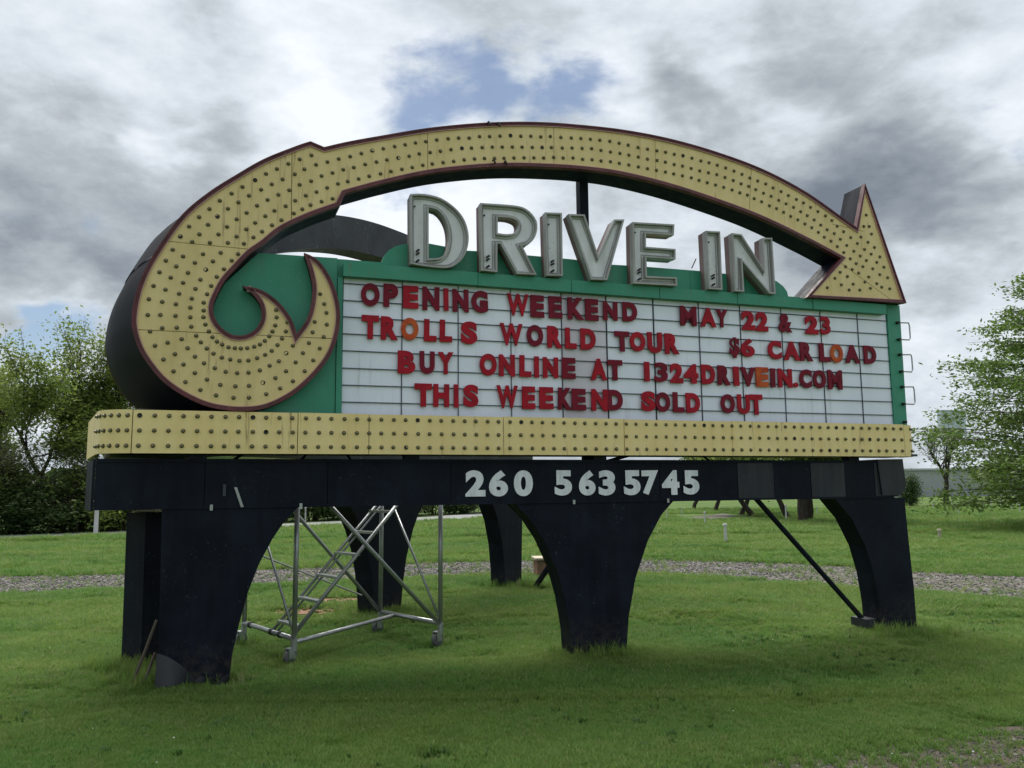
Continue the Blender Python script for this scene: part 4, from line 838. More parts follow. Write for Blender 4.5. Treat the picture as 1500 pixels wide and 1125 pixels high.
for (ch, word, k_, r_, u0, u1, z0, z1, c) in LETTERS:
    word = {'22': 'the number following MAY', '23': 'the last number'}.get(word, word)
    w_ = max(u1-u0, .03); h_ = z1-z0
    me = letter(ch, M['let_'+c], w_, h_, .062 if ch not in 'W&$M63' else .042)
    o = link('sign_letter', me, None, FR((u0+u1)/2, (z0+z1)/2, .010)); o.rotation_euler = (random.uniform(-.03, .03), random.uniform(-.012, .012), FR.rot()+random.uniform(-.01, .01))
    kind = 'ampersand' if ch == '&' else 'dollar sign' if ch == '$' else 'full stop' if ch == '.' else 'digit '+ch if ch.isdigit() else 'letter '+ch
    if len(word) == 1: lab = '%s plastic %s standing alone on the %s of the board' % (CN[c], kind, ROWN[r_])
    else: lab = '%s %s, %s character of %s, %s of the board' % (CN[c], kind, ORD[k_-1], word, ROWN[r_])
    tag(o, lab, 'sign letter', 'changeable letters hung on the white sign board')
for (ch, u0, u1, z0, z1) in PHONE:
    me = letter(ch, M['phone'], u1-u0, z1-z0, .05)
    o = link('digit', me, beam, FR((u0+u1)/2, (z0+z1)/2, .013)-ORG); o.scale = (1, .35, 1); o.rotation_euler = (0, random.uniform(-.015, .015), FR.rot()); o['label'] = 'white digit %s' % ch

# rust streak, loose trim and scratches on the beam
for u, z, dz, m in ((-2.50, 1.56, .17, 'steel'), (-2.62, 1.62, .10, 'rail'), (-2.72, 1.475, -.05, 'steel'), (-1.98, 1.475, -.05, 'steel'), (.62, 1.475, -.04, 'steel'), (1.66, 1.475, -.04, 'steel')):
    s_ = MB(); s_.box(FR(u, z, .028)-ORG, FR.d*.012, FR.n*.003, Vector((0, 0, abs(dz)/2))+FR.d*(-.03 if dz > .1 else 0)); s_.build('loose_trim', M[m], beam)
# bent flashing at the foot of the near left leg and two stakes against it
fl = []; Fc = []
for i in range(9):
    for j in range(6):
        u = -3.10+.30*i/8; z = .30*j/5*(1-.75*(i/8)**1.6)-.0; fl.append(FR(u, z, .02+.05*math.sin(i*.7)*(1-j/7)+.03*(1-j/5))-ORG)
for i in range(8):
    for j in range(5): a = i*6+j; Fc.append((a, a+6, a+7, a+1))
link('flashing', mesh('flashing', fl, Fc, M['flash'], True), sign)
fl = []; Fc = []
for i in range(7):
    for j in range(4):
        u = -2.80+.26*i/6; z = .075*j/3*(1+.5*math.sin(i*1.3)); fl.append(FR(u, z-.01, .015+.035*math.sin(i*1.9)*(1-j/4)+.02)-ORG)
for i in range(6):
    for j in range(3): a = i*4+j; Fc.append((a, a+4, a+5, a+1))
link('flashing', mesh('flashing', fl, Fc, M['flash'], True), sign)
for (a, b, lab) in (((-3.20, 7.05, 0), (-3.08, 7.22, .52), 'long thin weathered stake leaning against the left front leg'), ((-3.10, 7.04, 0), (-3.03, 7.10, .27), 'short pale-topped stake leaning at the foot of the left front leg')):
    o = MB().tube([Vector(a)-Vector(a), (Vector(b)-Vector(a))*.5+Vector((.004, 0, 0)), Vector(b)-Vector(a)], [.016, .014, .013], 6).build('stake', M['wood'], None, a); tag(o, lab, 'stake')

# ------------------------------------------------------------------ rolling scaffold
A = Vector((-2.056, 7.847, 0)); Bq = Vector((-.765, 8.674, 0)); Cq = Vector((-1.52, 9.52, 0)); Dq = Vector((-2.84, 8.82, 0)); SO_ = (A+Bq+Cq+Dq)/4
scf = empty('scaffold', SO_, label='galvanised rolling scaffold frame with a slanting ladder, standing behind the left front leg', cat='scaffold')
def pt(p, z): return Vector((p.x, p.y, z))-SO_
for p, top in ((A, 1.86), (Bq, 1.8), (Cq, 1.9), (Dq, 1.9)):
    post = MB().tube([pt(p, .12), pt(p, top)], .024, 10).build('post', M['steel'], scf, smooth=True)
    MB().tube([pt(p, .13), pt(p, .24)], .030, 10).build('socket', M['steel'], post)
    w_ = MB(); sd = Vector((.8, -.6, 0)).normalized(); c = pt(p, .078)+Vector((-.03, -.015, 0)); w_.tube([c-sd*.022, c+sd*.022], .068, 18); wh = w_.build('caster', M['rubber'], scf, smooth=False)
    f_ = MB(); 
    for s_ in (-1, 1): f_.box(c+sd*.030*s_+Vector((0, 0, .035)), sd*.004, sd.cross(Vector((0, 0, 1)))*.036, (0, 0, .048))
    f_.box(c+Vector((0, 0, .078)), sd*.036, sd.cross(Vector((0, 0, 1)))*.034, (0, 0, .006)); f_.build('fork', M['steel'], wh)
def bar(name, a, b, r=.02, m='steel'): return MB().tube([a, b], r, 8).build(name, M[m], scf, smooth=True)
lp = lambda p, q, t: p+(q-p)*t
bar('rail', pt(A, .24), pt(Dq, .24), .024); bar('rail', pt(Bq, .24), pt(Cq, .24), .024)
bar('rail', pt(A, .21), pt(lp(Cq, Bq, .25), .23), .022)
bar('brace', pt(A, 1.80), pt(Bq, .22)-Vector((0, 0, 0)) if False else pt(Bq, .22), .022)
bar('brace', pt(Dq, 1.95), pt(Cq, .24), .022)
bar('brace', pt(Dq, 1.72), pt(A, .27), .013); bar('brace', pt(Cq, 1.75), pt(Bq, .27), .013)
bar('brace', pt(Dq, 1.0)+Vector((-.02, .02, 0)), pt(Cq, .42)+Vector((-.22, .03, 0)), .010, 'white')
r1a, r1b = pt(lp(A, Dq, .06), .24), pt(lp(Bq, Cq, .28), 1.80); r2a, r2b = pt(lp(A, Dq, .42), .24), pt(lp(Bq, Cq, .62), 1.80)
lad1 = bar('ladder_rail', r1a, r1b, .021); lad2 = bar('ladder_rail', r2a, r2b, .016); bar('ladder_rail', r2a+Vector((.02, .0, -.04)), r2b+Vector((.02, 0, -.04)), .012)
for k_ in range(7):
    t = .06+.135*k_; a = lp(r1a, r1b, t); b = lp(r2a, r2b, t); dd = (b-a).normalized(); pr = (r1b-r1a).normalized(); hx = Vector((pr.x, pr.y, 0)).normalized()
    MB().box((a+b)/2, (b-a)/2, hx*.035, (0, 0, .012)).build('rung', M['steel'], scf)
for t in (.25, .42, .86): c = lp(pt(A, .24), pt(Dq, .24), 1-t if False else t); MB().tube([c-(Dq-A).normalized()*.022, c+(Dq-A).normalized()*.022], .034, 8).build('clamp', M['darkwire'], scf)

# ------------------------------------------------------------------ grass, stones
def gn_scatter(name, pts, scl, protos, rng, kind='stuff', tilt=.35):
    """one object whose points carry instances of small prototype meshes"""
    me = bpy.data.meshes.new(name); n = len(pts); me.vertices.add(n); me.vertices.foreach_set('co', np.asarray(pts, np.float32).ravel())
    at = me.attributes.new('scl', 'FLOAT', 'POINT'); at.data.foreach_set('value', np.asarray(scl, np.float32))
    rt = me.attributes.new('rot', 'FLOAT_VECTOR', 'POINT'); rr_ = np.stack([rng.normal(0, tilt, n), rng.normal(0, tilt, n), rng.uniform(0, 6.283, n)], 1); rt.data.foreach_set('vector', rr_.astype(np.float32).ravel())
    ix = me.attributes.new('pick', 'INT', 'POINT'); ix.data.foreach_set('value', rng.integers(0, len(protos), n).astype(np.int32))
    o = link(name, me); tag(o, kind=kind)
    ng = bpy.data.node_groups.new(name+'_scatter', 'GeometryNodeTree'); ng.interface.new_socket('Geometry', in_out='INPUT', socket_type='NodeSocketGeometry'); ng.interface.new_socket('Geometry', in_out='OUTPUT', socket_type='NodeSocketGeometry')
    gi = ng.nodes.new('NodeGroupInput'); go = ng.nodes.new('NodeGroupOutput'); ip = ng.nodes.new('GeometryNodeInstanceOnPoints'); cur = None
    j = ng.nodes.new('GeometryNodeGeometryToInstance')
    for pm in reversed(protos):
        # prototype meshes are rebuilt inside the tree by Object Info of a child-less holder
        oi_ = ng.nodes.new('GeometryNodeObjectInfo'); oi_.inputs['Object'].default_value = pm; oi_.inputs['As Instance'].default_value = True; ng.links.new(oi_.outputs['Geometry'], j.inputs[0])
    for nm, ty, so_ in (('scl', 'FLOAT', 'Scale'), ('rot', 'FLOAT_VECTOR', 'Rotation'), ('pick', 'INT', 'Instance Index')):
        na = ng.nodes.new('GeometryNodeInputNamedAttribute'); na.data_type = ty; na.inputs[0].default_value = nm; ng.links.new(na.outputs[0], ip.inputs[so_])
    ip.inputs['Pick Instance'].default_value = True
    ng.links.new(j.outputs[0], ip.inputs['Instance'])
    ng.links.new(gi.outputs[0], ip.inputs['Points']); ng.links.new(ip.outputs[0], go.inputs[0])
    md = o.modifiers.new('scatter', 'NODES'); md.node_group = ng; return o
def tuft(name, seed, blades, h, wd, spread, m):
    rg = random.Random(seed); V = []; Fc = []
    for b in range(blades):
        a = rg.uniform(0, 6.28); r = spread*math.sqrt(rg.random()); x, y = r*math.cos(a), r*math.sin(a); a2 = rg.uniform(0, 6.28); hh = h*rg.uniform(.5, 1.1); ln = hh*rg.uniform(.2, .9); ww = wd*rg.uniform(.7, 1.2)
        dx, dy = math.cos(a2), math.sin(a2); px, py = -dy*ww, dx*ww; k = len(V)
        V += [(x-px, y-py, -.004), (x+px, y+py, -.004), (x+dx*ln*.35+px*.8, y+dy*ln*.35+py*.8, hh*.6), (x+dx*ln*.35-px*.8, y+dy*ln*.35-py*.8, hh*.6), (x+dx*ln, y+dy*ln, hh)]
        Fc += [(k, k+1, k+2, k+3), (k+3, k+2, k+4)]
    return mesh(name, V, Fc, m)
# instance sources must exist as objects; each is one small real tuft or stone standing in the scene
SRC = []
def source(name, me, loc, **k): o = link(name, me, None, loc); tag(o, kind='stuff'); return o
tufts = [source('grass', tuft('grass', s, 16, .050, .0022, .030, M['blade']), (x, 7.0, 0)) for s, x in ((1, -1.2), (2, -.2), (3, 1.9), (4, 2.9))]
tall = [source('grass', tuft('grass', s, 14, .14, .0030, .05, M['blade']), (x, 7.05, 0)) for s, x in ((11, -3.4), (12, -2.3))]
def in_band(x, y):
    n_ = np.interp(x, [p[0] for p in TRACK_NEAR], [p[1] for p in TRACK_NEAR]); f_ = np.interp(x, [p[0] for p in TRACK_FAR], [p[1] for p in TRACK_FAR]); return n_, f_
def sample(n, y0, y1, rng, pw=1.0):
    y = y0+(y1-y0)*rng.random(n)**(1.5 if y0 > 20 else 1); x = (rng.random(n)*2-1)*(y*.70+.6); return x, y
rg = np.random.default_rng(3)
def vn(x, y, s): return np.array([mnoise.noise((a*s, b*s, 0)) for a, b in zip(x, y)])
PX, PY, PS = [], [], []
for (n, a, b, s) in ((150000, 4.15, 6.6, .78), (130000, 6.4, 10, 1.0), (110000, 9.8, 16, 1.35), (80000, 15.6, 30, 2.0), (60000, 28, 62, 3.4)):
    x, y = sample(n, a, b, rg); PX.append(x); PY.append(y); PS.append(np.full(n, s)*rg.uniform(.7, 1.25, n))
x = np.concatenate(PX); y = np.concatenate(PY); s = np.concatenate(PS)
n_, f_ = in_band(x, y); jn = rg.normal(0, .16, len(x)); inb = (y > n_+jn+.05) & (y < f_+jn-.05); keep = ~inb | (rg.random(len(x)) < .025)
dl = np.interp(x, [p[0] for p in DIRT], [p[1] for p in DIRT]); ind = (x > DIRT[0][0]) & (y < dl+rg.normal(0, .13, len(x))-.02); keep &= ~ind | (rg.random(len(x)) < .04)
pp = [PTS[k][:2] for k in ('path', 'path2', 'path3', 'path4')]; cx_, cy_ = sum(p[0] for p in pp)/4, sum(p[1] for p in pp)/4
keep &= ~((abs(x-cx_) < 2.2) & (abs(y-cy_) < 5))
keep &= ~((x < -1) & (y > np.interp(x, [p[0] for p in RA], [p[1] for p in RA])-.2))
x, y, s = x[keep], y[keep], s[keep]
s *= 1+.35*np.clip(vn(x, y, 1.1), -1, 1)
thin = vn(x+31, y, .55)+.6*vn(x, y+17, 2.1); kp = (thin < .38) | (rg.random(len(x)) < .30); s = np.where(thin > .30, s*.72, s)
for kk, ra in (('r1', .5), ('r2', .55), ('r3', .22)):
    kp &= (((x-PTS[kk][0])/ra)**2+((y-PTS[kk][1])/(ra*.55))**2 > 1+.5*rg.random(len(x))) | (rg.random(len(x)) < .08)
x, y, s = x[kp], y[kp], s[kp]
gn_scatter('grass', np.stack([x, y, np.zeros_like(x)], 1), s, tufts, rg, tilt=.12)
# longer unmown grass round the feet of the sign and the scaffold
tx, ty = [], []
for (c, r, n) in ([((-3.15, 7.15), .30, 60), ((-3.55, 7.75), .34, 190), ((-2.8, 7.22), .35, 70), ((-3.3, 7.5), .3, 90), ((.85, 8.15), .36, 70), ((4.3, 9.0), .36, 90), ((-1.75, 10.9), .45, 160), ((-.15, 14.0), .5, 150), ((.34, 13.5), .2, 60)]):
    a = rg.random(n)*6.28; q = r*np.sqrt(rg.random(n)); tx.append(c[0]+q*np.cos(a)*1.3); ty.append(c[1]+q*np.sin(a)*.8)
for q in (A, Bq, Cq, Dq): a = rg.random(14)*6.28; tx.append(q.x+.1*np.cos(a)); ty.append(q.y+.1*np.sin(a))
tx = np.concatenate(tx); ty = np.concatenate(ty); gn_scatter('long_grass', np.stack([tx, ty, np.zeros_like(tx)], 1), rg.uniform(.6, 1.25, len(tx)), tall, rg, tilt=.12)
def stone_mesh(seed):
    bm = bmesh.new(); bmesh.ops.create_icosphere(bm, subdivisions=1, radius=1); q = random.Random(seed)
    for v in bm.verts: v.co *= q.uniform(.65, 1.2); v.co.z *= .6
    me = bpy.data.meshes.new('stone'); bm.to_mesh(me); bm.free(); me.materials.append(M['stone']); return me
stones = []
for i, (sx, sy) in enumerate(((2.6, 17.2), (4.0, 17.0), (5.2, 16.2))): o = link('stone', stone_mesh(i), None, (sx, sy, .02)); o.scale = (.03, .03, .03); tag(o, kind='stuff'); stones.append(o)
x = rg.uniform(-13, 12, 26000); n_, f_ = in_band(x, 0); y = n_+(f_-n_)*rg.random(len(x))+rg.normal(0, .12, len(x)); s = .010+.022*rg.random(len(x))**3
xd = rg.uniform(1.3, 3.8, 5000); yd = np.interp(xd, [p[0] for p in DIRT], [p[1] for p in DIRT])-rg.random(5000)**.8*1.1-.02; sd_ = .003+.011*rg.random(5000)**3
P3 = np.concatenate([np.stack([x, y, np.full_like(x, .010)], 1), np.stack([xd, yd, np.full_like(xd, .008)], 1)])
# sources are 3 cm stones, so scale relative to that
so2 = gn_scatter('loose_gravel', P3, np.concatenate([s, sd_]), stones, rg, tilt=.4)
for nd in so2.modifiers[0].node_group.nodes:
    if nd.type == 'OBJECT_INFO': nd.transform_space = 'ORIGINAL'
# dandelions / litter specks: small white clover heads
fw = bpy.data.meshes.new('clover_flower'); V = []; Fc = []
for i in range(46):
    yy_ = random.uniform(4.6, 15); xx_ = random.uniform(-.62, .62)*yy_; 
    k0 = len(V); r_ = random.uniform(.004, .0075); zf = random.uniform(.035, .05)
    for a_ in range(6): V.append((xx_+r_*math.cos(a_*1.047), yy_+r_*math.sin(a_*1.047), zf))
    V.append((xx_, yy_, zf+r_*.9)); Fc += [(k0+a_, k0+(a_+1) % 6, k0+6) for a_ in range(6)]
fw.from_pydata(V, [], Fc); fw.materials.append(M['white']); tag(link('clover_flower', fw), kind='stuff')
# broad-leaved weeds: darker rosettes among the blades
wm_ = tuft('weed', 77, 12, .05, .008, .035, M['weedleaf']); wsrc = source('weed', wm_, (1.3, 7.4, 0)); nW = 2600; yw = 4.3+13*rg.random(nW)**1.2; xw = (rg.random(nW)*2-1)*yw*.68; kw_ = vn(xw, yw, .8) > -.02
xw, yw = xw[kw_], yw[kw_]; n_, f_ = in_band(xw, yw); kk_ = (yw < n_) & ~((xw > DIRT[0][0]) & (yw < np.interp(xw, [p[0] for p in DIRT], [p[1] for p in DIRT]))); xw, yw = xw[kk_], yw[kk_]
gn_scatter('weed', np.stack([xw, yw, np.zeros_like(xw)], 1), rg.uniform(.5, 1.2, len(xw)), [wsrc], rg, tilt=.15)
# clay patches and the small box in the track
def patch(c, rx, ry, seed, m, z=.008):
    V = [(0, 0, 0)]; q = random.Random(seed)
    for i in range(22): a = i/22*6.283; r = 1+.35*mnoise.noise((math.cos(a)*1.5, math.sin(a)*1.5, seed)); V.append((rx*r*math.cos(a), ry*r*math.sin(a), 0))
    return tag(link('bare_soil', mesh('bare_soil', V, [(0, i+1, (i+1) % 22+1) for i in range(22)], m), None, (c[0], c[1], z)), kind='structure')
patch(PTS['r1'], .45, .22, 1, M['clay']); patch(PTS['r2'], .55, .30, 2, M['clay']); patch(PTS['r3'], .22, .2, 3, M['clay'])
cs_ = MB(); q = random.Random(5)
for i in range(60):
    c = PTS[('r1', 'r2', 'r3')[i % 3]]; p = Vector((c[0]+q.gauss(0, .25), c[1]+q.gauss(0, .14), .015)); a = q.uniform(0, 3); cs_.box(p, (.03*math.cos(a), .03*math.sin(a), 0), (-.02*math.sin(a), .02*math.cos(a), .005), (0, 0, .012))
tag(cs_.build('clay_clods', M['clay']), kind='stuff')
bx_ = MB().box((0, 0, .16), (.32, .03, 0), (-.03, .25, 0), (0, 0, .16)).build('utility_box', M['clay'], None, (.72, 15.5, 0)); tag(bx_, 'low reddish-brown box with a pale lid beside the gravel track behind the sign', 'box')
MB().box((0, 0, .335), (.36, .03, 0), (-.03, .29, 0), (0, 0, .018)).build('lid', M['palewood'], bx_)

# ------------------------------------------------------------------ trees
def grow(seed, height, levels=5, trunk_r=.16, fork=1.3, spread=.55, lean=(0, 0), n0=3, up=.25, wob=.18, ratio=.74, base=.22, rs=.66):
    q = random.Random(seed); segs = []; tips = []
    def br(p, d, L_, r, lv):
        k = 4; pts = [p.copy()]; dd = d.copy()
        for i in range(k):
            dd = (dd+Vector((q.gauss(0, wob), q.gauss(0, wob), q.gauss(0, wob)*.6+up*.12))).normalized(); p = p+dd*L_/k; pts.append(p.copy())
        segs.append((pts, r, r*rs, lv))
        if lv >= levels-3: 
            for i in range(1, k+1): tips.append((pts[i], lv))
        if lv >= levels: return
        nb = n0 if lv == 0 else (3 if q.random() < .55 else 2)
        for j in range(nb):
            ax = dd.orthogonal().normalized(); ax = Matrix.Rotation(q.uniform(0, 6.28)+j*2.4, 3, dd) @ ax
            nd = (dd+ax*spread*q.uniform(.6, 1.35)+Vector((0, 0, up*.5))).normalized(); br(pts[-1] if j else pts[-1], nd, L_*ratio*q.uniform(.75, 1.15), r*rs*(.9 if j == 0 else .75), lv+1)
        if lv >= 1:
            for j in (1, 2):
                if q.random() < .8:
                    ax = Matrix.Rotation(q.uniform(0, 6.28), 3, dd) @ dd.orthogonal().normalized(); br(pts[j+1], (dd*.6+ax*spread*1.3).normalized(), L_*ratio*.7, r*.45, lv+1 if lv+1 <= levels else levels)
    tot = sum(ratio**i for i in range(levels+1)); br(Vector((0, 0, -.05)), Vector((lean[0], lean[1], 1)).normalized(), height*base, trunk_r, 0)
    mz = max(p.z for p, _ in tips); k = height/mz
    return [([p*k for p in pts], r0, r1, lv) for pts, r0, r1, lv in segs], [(p*k, lv) for p, lv in tips]
def branch_mesh(name, segs, m=None):
    VV = []; QQ = []; off = 0
    for pts, ra, rb, lv in segs:
        n = 8 if lv < 2 else (5 if lv < 3 else 3); mb = MB(); mb.tube(pts, [ra+(rb-ra)*i/(len(pts)-1) for i in range(len(pts))], n, False); VV += mb.V; QQ += [tuple(i+off for i in f) for f in mb.F]; off += len(mb.V)
    return fastmesh(name, np.array([tuple(v) for v in VV]), np.array(QQ), m or M['bark'], True)
def leaf_mesh(name, tips, n, size, rng, m, clump=.35, droop=0.0, keep=1.0, flat=.6, even=.45):
    T = np.array([tuple(p) for p, lv in tips]); lv = np.array([l for _, l in tips]); w_ = np.exp(.5*(lv-lv.max())); w_ = w_/w_.sum()
    # uneven density: clumps kept by low-frequency noise
    dn = np.array([mnoise.noise((a*.9, b*.9, c*.9)) for a, b, c in T]); w_ = w_*np.clip(dn+even, .03, 1.2)*keep; w_ /= w_.sum()
    i = rng.choice(len(T), n, p=w_); c = T[i]+rng.normal(0, clump, (n, 3))*np.array([1, 1, .65]); c[:, 2] -= droop*rng.random(n)
    a = rng.normal(0, 1, (n, 3)); a[:, 2] *= flat; a /= np.linalg.norm(a, axis=1)[:, None]; b = rng.normal(0, 1, (n, 3)); b -= a*(a*b).sum(1)[:, None]; b[:, 2] *= flat; b /= np.linalg.norm(b, axis=1)[:, None]
    s_ = size*rng.uniform(.55, 1.35, n)[:, None]; V = np.stack([c-a*s_, c+b*s_*.45, c+a*s_, c-b*s_*.45], 1).reshape(-1, 3)
    Q = np.arange(n*4).reshape(-1, 4); return fastmesh(name, V, Q, m)
def tree(name, loc, label, segs, tips, nleaf, lsize, lm, rng, group=None, **kw):
    t = empty(name, loc, label=label, cat='tree' if 'bush' not in name and 'shrub' not in name else 'bush', group=group)
    link('trunk', branch_mesh('trunk', segs), t)
    if nleaf: link('crown', leaf_mesh('crown', tips, nleaf, lsize, rng, M[lm], **kw), t)
    return t
def clone(t, loc, rz, s, label):
    c = t.copy(); COL_.objects.link(c); c.location = loc; c.rotation_euler = (0, 0, rz); c.scale = s if isinstance(s, tuple) else (s, s, s); c['label'] = label
    for ch in t.children: d = ch.copy(); COL_.objects.link(d); d.parent = c
    return c
rg = np.random.default_rng(11)
# the tall spring-green wood on the left
sg, tp = grow(21, 9.8, 5, .20, spread=.42, n0=3, up=.6, base=.20, ratio=.78); GW = 'spring trees in the wood left of the sign'
TA = tree('spring_tree', (-19.9, 38.0, 0), 'tall spring-green tree with forking trunk just left of the scroll', sg, tp, 16000, .095, 'leaf_spring', rg, GW, clump=.33)
sg, tp = grow(35, 9.0, 5, .18, spread=.5, n0=2, up=.5, base=.24, ratio=.76)
TB = tree('spring_tree', (-23.4, 38.5, 0), 'airy spring-green tree left of the tall forked one', sg, tp, 14500, .095, 'leaf_spring', rg, GW, clump=.36)
clone(TB, (-22.0, 37.3, 0), 2.1, (.95, .95, .93), 'full-crowned spring tree between the forked tree and the photo edge')
clone(TA, (-17.2, 42.0, 0), 1.3, (.85, .85, .74), 'lower tree with bare twigs behind the black scroll edge')
clone(TB, (-24.0, 44.0, 0), 4.0, (.95, .95, 1.02), 'hazy green tree standing farther back between the two nearest tall trees')
clone(TA, (-23.6, 36.6, 0), 2.4, (.8, .8, .80), 'slighter spring tree in front of the airy one, with many thin twigs')
clone(TB, (-25.4, 42.5, 0), .7, (.95, .95, .96), 'twiggy tree behind the others near the left edge')
clone(TA, (-29.5, 40.0, 0), 3.3, .95, 'outermost leafy tree of the wood on the left')
clone(TB, (-13.2, 52.0, 0), 5.2, (.9, .9, .62), 'small tree of the wood behind the left half of the sign')
sg, tp = grow(90, 4.6, 5, .06, spread=.5, n0=4, up=.5, base=.12, ratio=.78)
TS = tree('sapling_tree', (-18.6, 35.2, 0), 'thin twiggy sapling in the hedge right below the forked tree', sg, tp, 1800, .07, 'leaf_pale', rg, 'twiggy saplings along the wood edge')
for (x_, y_, r_, s_, lb) in ((-20.6, 34.9, 1, 1.05, 'twiggy sapling in the hedge left of the forked tree trunk'), (-22.2, 35.6, 2, .95, 'twiggy sapling in the hedge near the photo edge'), (-17.2, 36.4, 4, .92, 'twiggy sapling partly hidden by the end of the yellow strip'), (-21.4, 33.9, 5, .85, 'low sapling in front of the hedge between two taller saplings'), (-23.6, 36.2, 3, 1.1, 'leftmost twiggy sapling at the photo edge')): clone(TS, (x_, y_, 0), r_, s_, lb)
# dark undergrowth: shrubs
def blob(name, seed, w_, h_, n, lsize, rng, lm):
    q = random.Random(seed); tips = []; segs = []
    for i in range(16):
        a = q.uniform(0, 6.28); r = w_*.36*math.sqrt(q.random()); p = Vector((r*math.cos(a), r*math.sin(a), h_*q.uniform(.45, .85))); pts = [Vector((p.x*.25, p.y*.25, 0)), Vector((p.x*.6, p.y*.6, p.z*.5)), p]
        segs.append((pts, .03, .012, 3)); tips += [(p+Vector((q.gauss(0, w_*.13), q.gauss(0, w_*.13), q.gauss(0, h_*.12))), 1) for _ in range(7)]
        tips += [(Vector((p.x*1.2, p.y*1.2, h_*q.uniform(.08, .45))), 1) for _ in range(6)]
    return branch_mesh('stem', segs), leaf_mesh('foliage', tips, n, lsize, rng, M[lm], clump=w_*.085)
sm_, lm_ = blob('shrub', 3, 3.4, 2.8, 9000, .085, rg, 'leaf_dark'); sm2, lm2 = blob('shrub', 8, 3.4, 2.8, 9000, .085, rg, 'leaf_dark')
_, lm3 = blob('shrub', 8, 3.4, 2.8, 7000, .08, rg, 'leaf_spring')
hp = [(-31, 30.5), (-28.6, 31.6), (-26.4, 32.6), (-24.3, 33.3), (-22.6, 34.6), (-20.7, 34.4), (-19.0, 35.8), (-17.3, 36.2), (-16.0, 38.4), (-15.2, 40.8), (-13.9, 42.6), (-12.6, 44.6), (-11.4, 46.6), (-10.0, 48.8), (-8.6, 51.0), (-7.0, 53.2), (-5.3, 55.4), (-3.4, 57.8), (-1.4, 60.4), (.8, 63), (-24.8, 36.6), (-20.2, 38.2), (-27.5, 35)]
side = ['first', 'second', 'third', 'fourth', 'fifth', 'sixth', 'seventh', 'eighth', 'ninth', 'tenth', 'eleventh', 'twelfth', 'thirteenth', 'fourteenth', 'fifteenth', 'sixteenth', 'seventeenth', 'eighteenth', 'nineteenth', 'twentieth']
for i, (x_, y_) in enumerate(hp):
    s_ = random.uniform(.85, 1.2); hs = s_*(.86 if x_ < -18 else .84 if i < 13 else .74); hs *= random.uniform(.72, 1.25)
    t = empty('shrub', (x_, y_, 0), label=('dark green shrub at the wood edge beyond the road, %s from the left' % side[i]) if i < 20 else ('dark shrub deeper in the wood, %s of the back ones' % ('leftmost', 'rightmost', 'middle')[(i-20) if i != 22 else 0] if i < 22 else 'dark shrub deeper in the wood at the far left edge'), cat='shrub', group='dark shrubs along the wood edge')
    t.scale = (s_*1.1, s_*1.1, hs); t.rotation_euler = (0, 0, random.uniform(0, 6.28)); link('stem', sm_ if i % 2 else sm2, t); link('foliage', (lm3 if i in (1, 4, 7, 21) else lm_ if i % 2 else lm2), t)
# trees in the mown field behind the sign: dark leaning trunks, low crowns
GF = 'field trees behind the sign'
def ftree(seed, loc, h, lab, r=.14, lean=(0, 0), nl=6500, spread=.6, base=.26, up=.15, lm='leaf_spring', n0=3):
    sg, tp = grow(seed, h, 4, r, spread=spread, lean=lean, n0=n0, up=up, base=base, ratio=.74); return tree('field_tree', loc, lab, sg, tp, nl, .12, lm, rg, GF, clump=.38)
def pw(k, dx=0, dy=0): p = PTS[k]; return (p[0]+dx, p[1]+dy, 0)
ftree(41, pw('t1'), 4.9, 'small field tree with thin left-leaning trunk, leftmost of the row', .16, (.35, 0), 5200)
ftree(42, pw('t2'), 4.7, 'field tree with curved trunk second in the row', .15, (.25, .1), 4600)
ftree(43, pw('t3'), 4.4, 'field tree with a V-shaped double trunk, third in the row', .16, (.1, 0), 5200, base=.12, n0=2, spread=.9)
ftree(44, pw('t4'), 4.5, 'field tree with trunk bent to the left beside the V-shaped one', .17, (-.5, 0), 4600)
ftree(45, pw('t5'), 4.9, 'field tree with bent trunk left of the thick straight one', .16, (-.45, 0), 6500)
ftree(46, pw('t6'), 6.0, 'field tree with thick straight trunk behind the raking brace', .26, (0, 0), 9000)
ftree(47, pw('t7', -.9, .6), 8.0, 'tall leafy field tree whose crown shows right of the letter board', .24, (.1, 0), 13000, base=.2, up=.35, spread=.42)
